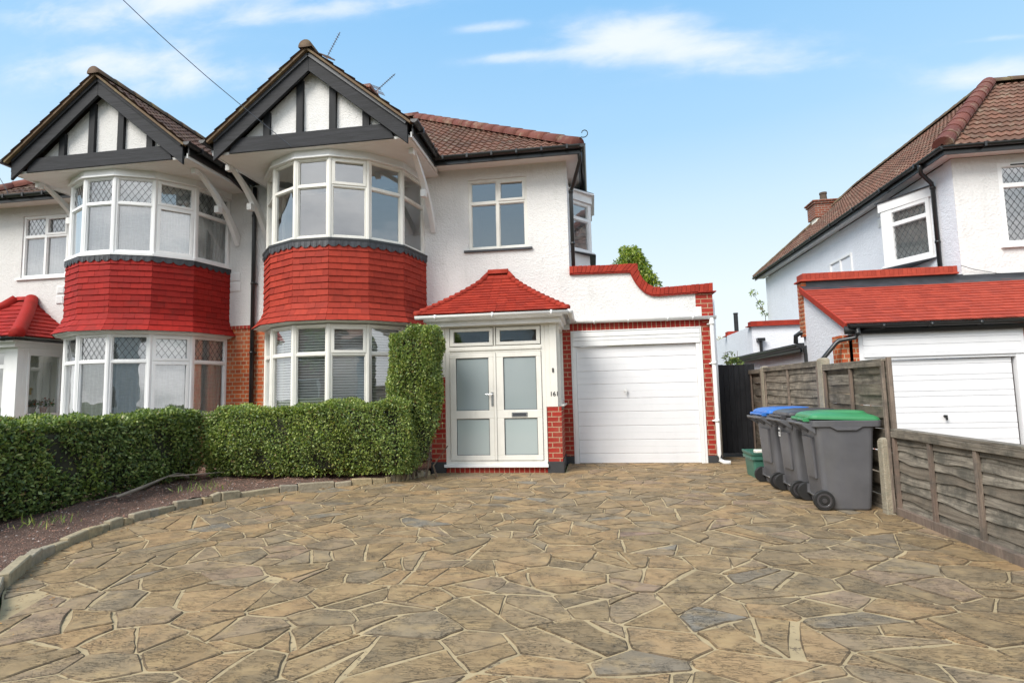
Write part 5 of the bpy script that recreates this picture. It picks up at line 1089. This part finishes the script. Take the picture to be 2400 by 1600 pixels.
m = MB(); m.box(FX-.012,FX+.018,6.10,6.138,.0,1.60,.5); m.box(FX-.018,FX+.022,6.085,6.099,.78,1.6,.3); m.build('end_post', 'fence_batten', F1, bevel=.004)
m = MB(); m.box(FX-.02,FX+.02,6.14,7.62,.0,.05); m.box(FX-.02,FX+.02,7.80,10.12,.0,.05); m.box(FX-.02,FX+.02,10.3,11.6,0,.05); m.build('gravel_board', 'fence_wood', F1)
F2 = thing('panel_fence', 'low weathered lap-board fence running forward to the right edge of the drive', 'fence', (FX+.03, 4.5, 0))
def lowfence(y0, y1, seed):
    g = random.Random(seed); P = MB(); z0, z1 = .09, .845; n = 8; h_ = (z1-z0)/n
    for k in range(n): board(P, FX+.04, y0, y1, z0+k*h_-.02, z0+(k+1)*h_+.012, g, .034, wav=.017)
    P.build('panel', 'fence_wood', F2); nb = 3
    for k in range(nb+1):
        yy = min(max(y0+(y1-y0)*k/nb, y0+.02), y1-.02); b = MB(); b.box(FX-.02, FX+.012, yy-.02, yy+.02, .05, .84, g.random()); b.build('batten', 'fence_batten', F2, bevel=.002)
    c = MB(); c.box(FX-.025,FX+.07,y0,y1,.845,.872,.3); c.box(FX-.028,FX-.0205,y0,y1,.785,.844,.5); c.build('top_rail', 'fence_wood', F2, bevel=.003)
    c = MB(); c.box(FX-.03,FX+.02,y0,y1,-.01,.088,.7); c.build('gravel_board', 'fence_batten', F2, bevel=.004)
lowfence(4.30, 6.13, 21); lowfence(2.35, 4.18, 22); lowfence(.4, 2.23, 23)
for y, h_ in ((6.20, .775), (4.24, .80), (2.29, .80)):
    m = MB(); m.box(FX-.105,FX-.02,y-.05,y+.05,-.05,h_-.03); m.loft([[(FX-.105,y-.05,h_-.03),(FX-.02,y-.05,h_-.03),(FX-.02,y+.05,h_-.03),(FX-.105,y+.05,h_-.03)],[(FX-.08,y-.03,h_),(FX-.045,y-.03,h_),(FX-.045,y+.03,h_),(FX-.08,y+.03,h_)]])
    if y > 6: m.build('post', 'post_concrete', F2, bevel=.008)
GT = thing('side_gate', 'dark stained close-boarded gate between the garage and the panel fence', 'gate', (2.6, 11.05, 0))
m = MB(); g = random.Random(6); x = 2.20
while x < 2.98: m.box(x, x+.093, 11.05-g.uniform(0,.006), 11.08, .06, 1.745+g.uniform(-.008,.008), g.random()); x += .096
m.build('boards', 'gate_wood', GT, bevel=.003); m = MB(); m.box(2.2,2.98,11.081,11.11,.3,.4); m.box(2.2,2.98,11.081,11.11,1.4,1.5); m.build('rail', 'gate_wood', GT)
# ================================================================ bins
def rrect(x0, x1, y0, y1, z, r, n=4):
    P = []
    for cx_, cy_, a0 in ((x1-r,y1-r,0),(x0+r,y1-r,90),(x0+r,y0+r,180),(x1-r,y0+r,270)):
        for k in range(n+1): a = R(a0+90*k/n); P.append((cx_+r*math.cos(a), cy_+r*math.sin(a), z))
    return P
def wheelie(lidmat, label):
    t = thing('wheelie_bin', label, 'wheelie bin', (0,0,0), 'wheelie bins standing along the fence')
    m = MB(); m.loft([rrect(.10,.50,-.215,.215,.0,.04), rrect(.085,.515,-.225,.225,.02,.045), rrect(.065,.53,-.235,.235,.20,.045), rrect(.03,.57,-.262,.262,.78,.05), rrect(.02,.585,-.268,.268,.845,.05)])
    body = m.build('body', 'bin_grey', t, smooth=False, bevel=.006)
    m = MB(); m.loft([rrect(-.01,.64,-.285,.285,.835,.05), rrect(-.012,.645,-.288,.288,.895,.05), rrect(.0,.63,-.275,.275,.90,.05)])
    pts = [(.16,.836),(.22,.80),(.40,.80),(.46,.836)]
    for s_ in (-1, 1): m.prism(pts, s_*.272, s_*.286)
    m.build('rim', 'bin_grey', body, bevel=.003)
    # moulded recess lines on the side and raised back panel
    m = MB(); m.loft([rrect(.035,.06,-.13,.13,.30,.01), rrect(.008,.04,-.15,.15,.72,.01)]); m.build('back_panel', 'bin_grey', body)
    m = MB()
    for q in (-1, 1):
        m.prism([(.05,.10),(.14,.10),(.15,.19),(.055,.19)], q*.20, q*.236)
    m.build('axle_housing', 'bin_grey', body)
    # lid: low dome with raised panel
    m = MB(); rings = []
    for f, z in ((1.0,.903),(1.0,.918),(.96,.940),(.86,.958),(.70,.972),(.45,.982),(.15,.986)):
        cx_ = .315; rings.append([(cx_+(x-cx_)*f, y*f, z+(.012 if x < cx_ else -.012)*f*abs(x-cx_)/.3) for x, y, _ in rrect(-.02,.64,-.282,.282,0,.06)])
    m.loft(rings); lid = m.build('lid', lidmat, t, smooth=False, bevel=.0)
    m = MB(); m.loft([[(x,y*1.,z_) for (x,y,_), z_ in zip(rrect(.10,.58,-.17,.17,0,.08), [.955+.0*i for i in range(20)])], [(x,y,.983+.010*(1-((x-.34)/.26)**2)) for x, y, _ in rrect(.13,.55,-.15,.15,0,.08)]]); m.build('lid_panel', lidmat, lid)
    m = MB(); m.tube([(-.06,-.20,.905),(-.06,.20,.905)], .014, 8); m.box(-.065,.02,-.21,-.17,.885,.925); m.box(-.065,.02,.17,.21,.885,.925); m.box(-.065,.02,-.02,.02,.885,.925)
    m.build('hinge', lidmat, lid, bevel=.003)
    m = MB(); m.tube([(-.085,-.245,.865),(-.085,.245,.865)], .016, 8)
    for y in (-.235, 0, .235): m.prism([(-.10,.88),(.03,.86),(.03,.76),(-.09,.845)], y-.016, y+.016)
    m.build('handle', 'bin_grey', t, bevel=.003)
    for q in (-1, 1):
        m = MB(); yw = q*.255; prof = [(.0,.0),(.10,.0)]
        rings = []
        for rr_, dy in ((.094,-.022),(.100,-.014),(.100,.014),(.094,.022)): rings.append([(.06+rr_*math.cos(2*math.pi*k/24), yw+dy, .10+rr_*math.sin(2*math.pi*k/24)) for k in range(24)])
        m.loft(rings); wh = m.build('wheel', 'rubber', t)
        m = MB(); rings = []
        for rr_, dy in ((.072,.020),(.070,.026),(.055,.0255),(.050,.021),(.024,.022),(.022,.032),(.0,.033)): rings.append([(.06+rr_*math.cos(2*math.pi*k/24), yw+q*dy, .10+rr_*math.sin(2*math.pi*k/24)) for k in range(24)])
        m.loft(rings); m.build('hub', 'bin_lid_grey', wh)
    m = MB(); m.tube([(.06,-.25,.10),(.06,.25,.10)], .010, 8); m.build('axle', 'chrome', t)
    return t
for mat_, lab, x, y, rz in (('bin_lid_green', 'grey wheelie bin with a green lid, nearest the camera', 2.31, 6.57, -3), ('bin_lid_grey', 'grey wheelie bin with a dark grey lid, between the green and blue lidded ones', 2.27, 7.20, 1), ('bin_lid_blue', 'grey wheelie bin with a bright blue lid, next to the green recycling box', 2.22, 7.83, 4)):
    b = wheelie(mat_, lab); b.location = (x, y, .012); b.scale = (1.045,)*3; b.rotation_euler = (0, 0, R(rz))
    if mat_ == 'bin_lid_grey':
        m = MB(); m.quad((.0065,.14,.66),(.0065,.07,.66),(.0050,.07,.76),(.0050,.14,.76)); 
        bpy.context.view_layer.update(); s_ = m.build('sticker', 'sticker', None, recalc=False); s_.parent = b
        m = MB(); [m.box(.001,.0042,.084+.016*k,.094+.016*k,.715,.74) for k in range(3)]; m.box(.001,.0042,.08,.13,.685,.69); s2 = m.build('sticker_print', 'lead', None); s2.parent = s_
RB = thing('recycling_box', 'open green plastic recycling box on the ground behind the blue lidded bin', 'recycling box', (2.42, 8.62, .012))
m = MB(); x0, y0 = 2.42, 8.62
m.loft([rrect(x0-.17,x0+.17,y0-.22,y0+.22,.012,.03), rrect(x0-.19,x0+.19,y0-.24,y0+.24,.27,.035), rrect(x0-.215,x0+.215,y0-.265,y0+.265,.275,.04), rrect(x0-.215,x0+.215,y0-.265,y0+.265,.31,.04), rrect(x0-.205,x0+.205,y0-.255,y0+.255,.315,.04), rrect(x0-.22,x0+.22,y0-.27,y0+.27,.345,.04), rrect(x0-.225,x0+.225,y0-.275,y0+.275,.375,.04), rrect(x0-.20,x0+.20,y0-.25,y0+.25,.378,.035), rrect(x0-.165,x0+.165,y0-.215,y0+.215,.05,.03)])
m.build('tub', 'box_green', RB); m = MB(); m.box(x0-.12,x0+.05,y0-.16,y0+.0,.30,.40); m.build('packaging', 'render_cream', RB, bevel=.01)

# ================================================================ hedges
def lump(x, y, z): return .5*math.sin(x*4.1+1.3*math.sin(z*5))+.5*math.sin(y*4.7+z*3.9)+.45*math.sin(z*8.3+x*7.1)+.35*math.sin(x*13+y*12+z*6)
def sweep_pts(path, n, g, top_r=.16, seed_=0.):
    """random points on a clipped-hedge surface swept along path of (x, y, half width, z bottom, z top)"""
    Ls = [0.]
    for a, b in zip(path[:-1], path[1:]): Ls.append(Ls[-1]+math.hypot(b[0]-a[0], b[1]-a[1]))
    P, Nn = [], []
    while len(P) < n:
        s_ = g.random()*(Ls[-1]+.6)-.3; cap = 0
        if s_ < 0: cap, ss = -1, 0.
        elif s_ > Ls[-1]: cap, ss = 1, Ls[-1]
        else: ss = s_
        for i in range(1, len(Ls)):
            if Ls[i] >= ss-1e-9: break
        q = (ss-Ls[i-1])/(Ls[i]-Ls[i-1]); a, b = path[i-1], path[i]; c = [a[k]+(b[k]-a[k])*q for k in range(5)]
        t = Vector((b[0]-a[0], b[1]-a[1], 0)).normalized(); sd = Vector((t.y,-t.x,0)); hw_ = c[2]; H_ = c[4]-c[3]
        if cap:
            u = (g.random()*2-1)*hw_; v = c[3]+g.random()*H_; bul = .20*(1-(u/hw_)**2)-.10-.22*max(0, (v-c[4]+.3)/.3)**2-.12*max(0, 1-(v-c[3])/.35); p = Vector((c[0],c[1],0))+sd*u+t*cap*bul; nr_ = t*cap; z = v
        else:
            per = 2*H_+3.4*hw_; w_ = g.random()*per
            if w_ < H_: u, z, nr_ = hw_, c[3]+w_, sd
            elif w_ < H_+2*hw_: u, z, nr_ = hw_-(w_-H_), c[4], Vector((0,0,1))
            elif w_ < 2*H_+2*hw_: u, z, nr_ = -hw_, c[4]-(w_-H_-2*hw_), -sd
            else: u, z, nr_ = (g.random()*2-1)*hw_*.75, c[3]+.03, Vector((0,0,-1))
            # round the top edges and tuck the foot under
            if z > c[4]-top_r and abs(u) > hw_-top_r:
                du, dz = abs(u)-(hw_-top_r), z-(c[4]-top_r); l_ = math.hypot(du, dz); 
                if l_ > 0: du, dz = du/l_*top_r, dz/l_*top_r
                u = math.copysign(hw_-top_r+du, u); z = c[4]-top_r+dz; nr_ = (sd*math.copysign(du, u)+Vector((0,0,dz))).normalized()
            f = (z-c[3])/H_
            if f < .42: u *= .62+.38*(f/.42)**.8
            p = Vector((c[0],c[1],0))+sd*u
        p.z = z; lm = lump(p.x, p.y, p.z); 
        if cap == 0 or True: p += nr_*(lm*.055+.03*math.sin(p.x*2.1+p.y*1.7+p.z*1.3)-.03)
        dp = abs(g.gauss(0, 1))*.03 if g.random() < .68 else g.uniform(.06,.13); p -= nr_*dp
        if z < c[3]+.38 and dp < .05 and g.random() < .62-(z-c[3])*1.1+.25*math.sin(s_*6.3+seed_): continue
        if lm < -.7 and dp < .05 and g.random() < .8: continue
        P.append(tuple(p)); Nn.append(tuple(nr_))
    return P, Nn
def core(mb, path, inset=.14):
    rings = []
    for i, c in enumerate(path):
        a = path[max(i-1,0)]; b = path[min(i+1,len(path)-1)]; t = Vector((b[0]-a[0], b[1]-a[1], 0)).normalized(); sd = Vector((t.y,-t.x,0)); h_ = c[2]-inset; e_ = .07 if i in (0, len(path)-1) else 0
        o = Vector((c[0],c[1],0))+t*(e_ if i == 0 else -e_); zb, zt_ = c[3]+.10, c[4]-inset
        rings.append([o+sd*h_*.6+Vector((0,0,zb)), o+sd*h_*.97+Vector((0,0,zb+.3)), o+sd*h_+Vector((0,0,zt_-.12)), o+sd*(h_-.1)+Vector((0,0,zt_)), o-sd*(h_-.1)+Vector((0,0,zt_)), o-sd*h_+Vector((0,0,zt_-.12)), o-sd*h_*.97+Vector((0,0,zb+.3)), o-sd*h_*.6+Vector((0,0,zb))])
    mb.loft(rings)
def hedge(name, label, cat, path, n, size, mat, seed, stems=14, grp=None, top_r=.14):
    c0 = path[len(path)//2]; t = thing(name, label, cat, (c0[0], c0[1], 0), grp); g = random.Random(seed)
    P, Nn = sweep_pts(path, n, g, top_r, seed*1.7); leaves('foliage', mat, t, P, Nn, size, .52, .68)
    for k in range(stems):
        i = g.randrange(len(path)-1); q = g.random(); a, b = path[i], path[i+1]; x = a[0]+(b[0]-a[0])*q+g.uniform(-.12,.12); y = a[1]+(b[1]-a[1])*q+g.uniform(-.12,.12); m = MB()
        m.tube([(x,y,.04),(x+g.uniform(-.05,.05),y+g.uniform(-.05,.05),.22),(x+g.uniform(-.16,.16),y+g.uniform(-.16,.16),.5)], [.018,.014,.01], 6); m.build('stem', 'bark', t)
    m = MB(); core(m, path)  # solid dark core put inside to block the view through the leaves
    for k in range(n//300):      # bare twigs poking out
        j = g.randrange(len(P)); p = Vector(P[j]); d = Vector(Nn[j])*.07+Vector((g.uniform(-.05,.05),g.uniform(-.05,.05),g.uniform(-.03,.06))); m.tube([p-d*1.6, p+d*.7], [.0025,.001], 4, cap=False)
    m.build('dark_core_and_twigs', 'hedge_inner', t); return t
hedge('hedge', 'long clipped green hedge in front of the plain-glazed lower bay window', 'hedge', [(-6.15,8.26,.34,.12,1.20),(-5.6,8.15,.36,.12,1.22),(-4.9,8.08,.36,.12,1.235),(-4.2,8.06,.36,.13,1.25),(-3.5,8.10,.36,.14,1.27),(-2.98,8.16,.34,.15,1.28),(-2.80,8.2,.32,.16,1.28)], 74000, .037, 'leaf_hedge', 1)
hedge('tall_shrub', 'tall clipped column of evergreen leaves at the left side of the porch doors', 'shrub', [(-3.14,8.36,.30,.9,2.40),(-2.9,8.36,.33,.70,2.43),(-2.70,8.36,.33,.22,2.43),(-2.58,8.36,.33,.5,2.43),(-2.42,8.36,.30,.85,2.40)], 40000, .036, 'leaf_hedge', 2, 5, None, .24)
hedge('hedge', 'darker, coarser boundary hedge coming forward beside the flower bed', 'hedge', [(-6.62,8.05,.40,.08,1.17),(-6.60,7.2,.42,.07,1.18),(-6.60,6.3,.44,.06,1.19),(-6.62,5.4,.46,.05,1.20),(-6.65,4.4,.48,.05,1.20),(-6.7,3.2,.48,.05,1.2)], 76000, .046, 'leaf_hedge_dark', 3, 22)
# low shoots at the foot of the hedge
lt = thing('fallen_branch', 'bare grey branch lying along the flower bed below the dark boundary hedge', 'branch', (-6.0, 6.4, .1)); m = MB()
BR = [(-5.95,6.15,.14),(-5.9,6.5,.20),(-5.92,6.95,.27),(-6.0,7.25,.26),(-6.05,7.5,.16)]; m.tube(catmull(BR,4), [.016+.008*math.sin(k*.5) for k in range(17)], 7); m.tube([(-5.92,6.95,.27),(-5.75,7.35,.24),(-5.6,7.7,.22)], [.012,.009,.005], 6); m.tube([(-5.93,6.3,.17),(-6.1,6.0,.12)], [.01,.006], 6); m.build('limb', 'dead_wood', lt, smooth=True)
for k, (x, y, n, lab) in enumerate(((-5.35,6.9,60,'wispy pale weed growing in the bed beside the bare branch'),(-5.6,4.9,45,'small sprout of weeds near the left end of the kerb'))):
    t = thing('weed', lab, 'weed', (x,y,.08)); g = np.random.default_rng(k+5); P = g.normal(size=(n,3))*np.array([.16,.16,.02])+np.array([x,y,.10]); leaves('foliage', 'leaf_hedge', t, P, np.tile([0,0,1.],(n,1)), .10, .12, .35)
# ================================================================ trees beyond
def crown(centres, n, size, mat, root, droop=.3, asp=.4, seed=1, spread=.7):
    g = np.random.default_rng(seed); P, Nn = [], []
    for cx_, cy_, cz_, r in centres:
        k = int(n*r*r/sum(c[3]**2 for c in centres)); d = g.normal(size=(k,3)); d /= np.linalg.norm(d, axis=1)[:,None]; rr_ = r*(.55+.5*g.random(k)**.6)
        cl = np.sin(d[:,0]*7+cx_*3)*np.sin(d[:,1]*6+cz_)*np.sin(d[:,2]*8+cy_); rr_ = rr_*(1+.18*cl); P.append(np.array([cx_,cy_,cz_])+d*rr_[:,None]); Nn.append(d)
    leaves('crown', mat, root, np.vstack(P), np.vstack(Nn), size, asp, spread, droop)
t = thing('conifer_tree', 'bright green conifer showing above the curved garage coping', 'tree', (1.8, 25, 0)); g = random.Random(3); cs = []
for k in range(130):
    f = g.random()**.8; z = 2.2+5.5*f; rad = (1-f)**.7*2.35+.10; a = g.random()*6.28; rad *= g.uniform(.6,1.12); cs.append((1.80+rad*math.cos(a)*.85+.55*(1-f), 25+rad*math.sin(a)*.85, z, .22+.20*(1-f)))
crown(cs, 46000, .14, 'leaf_conifer', t, .75, .35, 4, .55)
m = MB(); m.tube([(1.85,25,0),(1.87,25,3),(1.8,25,6),(1.8,25,7.2)], [.20,.15,.08,.03], 8)
for k in range(16): z = 2+k*.33; a = k*2.4; r_ = 1.3*(1-(z-2)/6); m.tube([(1.85,25,z),(1.85+r_*math.cos(a),25+r_*math.sin(a),z+.2)], [.04,.015], 5)
m.build('trunk', 'bark', t)
t = thing('autumn_tree', 'haze-paled yellow and orange tree in the distance behind the side gate', 'tree', (8.6, 36, 0)); g = random.Random(5)
crown([(8.4+g.uniform(-1.9,1.9),36+g.uniform(-1.5,1.5),2.2+g.uniform(-.6,1.9),.8) for _ in range(26)], 16000, .16, 'leaf_autumn_hazed', t, .1, .5, 6)
m = MB(); m.tube([(8.4,36,0),(8.45,36,1.8),(8.3,36,3.3)], [.2,.15,.05], 8); m.tube([(8.45,36,1.6),(9.4,36.3,3)], [.09,.03], 6); m.tube([(8.45,36,1.7),(7.4,35.7,2.9)], [.09,.03], 6); m.build('trunk', 'bark', t)
t = thing('garden_shrub', 'dark green twiggy shrub just behind the black side gate', 'shrub', (3.05, 12.6, 0)); crown([(3.0,12.6,1.45,.28),(3.08,12.6,1.75,.20),(2.98,12.6,1.95,.12),(3.12,12.7,1.2,.35)], 1900, .06, 'leaf_hedge_dark', t, 0, .5, 8)
m = MB(); [m.tube([(3.02,12.6,0),(3.02+dx,12.6,1.2),(3.0+dx*2,12.6,2.1)], [.02,.012,.004], 5) for dx in (-.05,.02,.08)]; m.build('stem', 'bark', t)
t = thing('climbing_plant', 'sprig of a climber clinging to the far corner of the white side wall', 'climber', (6.85, 22.9, 0)); m = MB(); m.tube([(6.98,23.05,0),(6.95,23.02,2.5),(6.9,22.95,4.1),(6.62,22.95,4.75),(6.45,22.95,5.1)], [.02,.015,.012,.008,.004], 5); m.tube([(6.9,22.95,4.1),(6.75,22.95,4.5)], [.006,.003], 4); m.build('stem', 'bark', t)
crown([(6.5,22.95,5.05,.13),(6.75,22.95,4.55,.16),(6.85,22.95,4.2,.12),(6.9,22.95,3.5,.08)], 150, .10, 'leaf_hedge_dark', t, .2, .5, 9)
# ================================================================ aerials and cables
def aerial(px, py, z0, zt, tip, label, big):
    t = thing('tv_aerial', label, 'aerial', (px, py, z0)); m = MB(); m.tube([(px,py,z0),(px,py,zt)], .014, 6); m.build('mast', 'aerial', t)
    b0 = Vector((px,py,zt)); b1 = Vector(tip); d = (b1-b0).normalized(); m = MB(); m.tube([b0-d*.12, b1], .011, 6); n = 9; sd = d.cross(Vector((0,1,0))).normalized(); el_ = Vector((.25,1,0)).normalized()
    for k in range(n): c = b0+(b1-b0)*(.12+.88*k/n); m.tube([c-el_*.05, c+el_*.05], .008, 4)
    m.build('boom', 'aerial', t); m = MB(); c = b0-d*.02; 
    for q in (-1, 1):
        for k in range(3 if not big else 2): e0_ = c+sd*q*(.05+.055*k); m.tube([e0_-Vector((.16,.0,-.075)), e0_+Vector((.16,.0,-.075))], .010 if not big else .022, 5)
    m.build('reflector', 'aerial', t)
m = MB(); m.box(-7.7,-6.1,14.3,15.7,8.0,10.15); m.box(-7.75,-6.05,14.25,15.75,10.15,10.25); m.build('chimney', 'brick_brown', H1)
aerial(-7.50, 14.5, 10.25, 11.40, (-7.056,14.4,12.033), 'television aerial just right of the taller gable apex, thick reflector bar', True)
aerial(-6.33, 15.5, 10.25, 10.80, (-5.726,15.4,11.185), 'smaller television aerial with a pale mast, further down the gable slope', False)
def cable(pts, label, rad):
    m = MB(); m.tube(catmull(pts, 6), rad, 5); o = m.build('overhead_cable', 'cable', None); tag(o, label, 'cable')
cable([(-4.93,8.28,5.56),(-5.76,7.9,6.29),(-6.2,7.5,6.70),(-6.81,6.8,7.35),(-8.6,5.0,9.4),(-11,2.5,12.4)], 'thin telephone cable running down from the upper left to the beam of the right-hand gable', .0065)
cable([(-12.2,9.62,5.72),(-12.35,9.6,6.02),(-12.9,9.3,7.1),(-15,8,11)], 'thin cable dropping to the gutter at the far left edge', .006)
# ================================================================ the other side of the street, mirrored in the glass
def across(x, y, wmat, rmat, label, sgn):
    t = thing('street_house', label, 'house', (x, y, 0)); m = MB(); m.box(x-5, x+5, y-8, y, 0, 5.6); m.prism([(x-5,5.6),(x+5,5.6),(x+sgn*0,9.3)], y-.2, y); m.build('wall', wmat, t)
    m = MB(); [m.add([(x+q*5.5,y+.4,5.3),(x,y+.4,9.4),(x,y-8.4,9.4),(x+q*5.5,y-8.4,5.3)], [(0,1,2,3)]) for q in (-1,1)]; m.build('roof', rmat, t, recalc=False)
    for wx in (-2.8, 2.8):
        for z in (.9, 3.6): m = MB(); m.box(x+wx-1.1, x+wx+1.1, y, y+.06, z, z+1.4); f = m.build('window', 'upvc', t); m = MB(); m.box(x+wx-1.0, x+wx+1.0, y+.061, y+.07, z+.1, z+1.3); m.build('pane', 'hedge_inner', f)
across(-9, -19, 'roughcast_grey', 'roof_brown', 'white gabled house across the street, mirrored in the bay windows', 1)
across(3.5, -19, 'brick_brown', 'roof_red', 'brown brick house across the street facing the drive', 1)
across(-22, -19, 'brick_brown', 'roof_brown', 'brick house across the street, furthest left', 1)
across(16, -19, 'roughcast_grey', 'roof_red', 'white house across the street, furthest right', 1)
t = thing('street_tree', 'leafy tree on the far side of the street between the houses', 'tree', (-14.5, -15, 0)); crown([(-14.5+random.Random(k).uniform(-1.8,1.8), -15+random.Random(k+9).uniform(-1.5,1.5), 4.6+random.Random(k+5).uniform(-1.4,1.8), 1.1) for k in range(14)], 7000, .3, 'leaf_hedge_dark', t, 0, .5, 12)
m = MB(); m.tube([(-14.5,-15,0),(-14.5,-15,2.2),(-14.3,-15,4.5)], [.25,.2,.08], 8); m.build('trunk', 'bark', t)
# ================================================================ pieces that stand apart become parts of their own
def separate(o):
    bm = bmesh.new(); bm.from_mesh(o.data); seen = set(); isl = []
    for v in bm.verts:
        if v.index in seen: continue
        st, cur = [v], []; seen.add(v.index)
        while st:
            a = st.pop(); cur.append(a.index)
            for e_ in a.link_edges:
                b = e_.other_vert(a)
                if b.index not in seen: seen.add(b.index); st.append(b)
        co = np.array([o.data.vertices[i].co for i in cur]); isl.append((cur, co.min(0), co.max(0)))
    grp = list(range(len(isl)))
    def find(i):
        while grp[i] != i: i = grp[i]
        return i
    for i in range(len(isl)):
        for j in range(i+1, len(isl)):
            gap = np.maximum(0, np.maximum(isl[j][1]-isl[i][2], isl[i][1]-isl[j][2])); sz = max((isl[i][2]-isl[i][1]).max(), (isl[j][2]-isl[j][1]).max())
            if np.sqrt((gap**2).sum()) <= max(.02, .5*sz): grp[find(j)] = find(i)
    sets = {}
    for i in range(len(isl)): sets.setdefault(find(i), set()).update(isl[i][0])
    bm.free(); sets = list(sets.values())
    if len(sets) < 2: return
    for k, keep in enumerate(sets):
        bm = bmesh.new(); bm.from_mesh(o.data); bm.verts.ensure_lookup_table(); bmesh.ops.delete(bm, geom=[v for v in bm.verts if v.index not in keep], context='VERTS')
        me = bpy.data.meshes.new(o.data.name); bm.to_mesh(me); bm.free(); me.materials.append(o.data.materials[0])
        if k == len(sets)-1: o.data = me
        else: c = o.copy(); c.data = me; C.objects.link(c); c.parent = o.parent
for o in list(bpy.data.objects):
    if o.type == 'MESH' and o.name.split('.')[0] in ('plinth','hip_tiles','porch_brickwork','garage_brickwork','oriel_base','oriel_flashing','coping','rail','bay_lining','drainpipe','axle_housing','oriel_head'): separate(o)
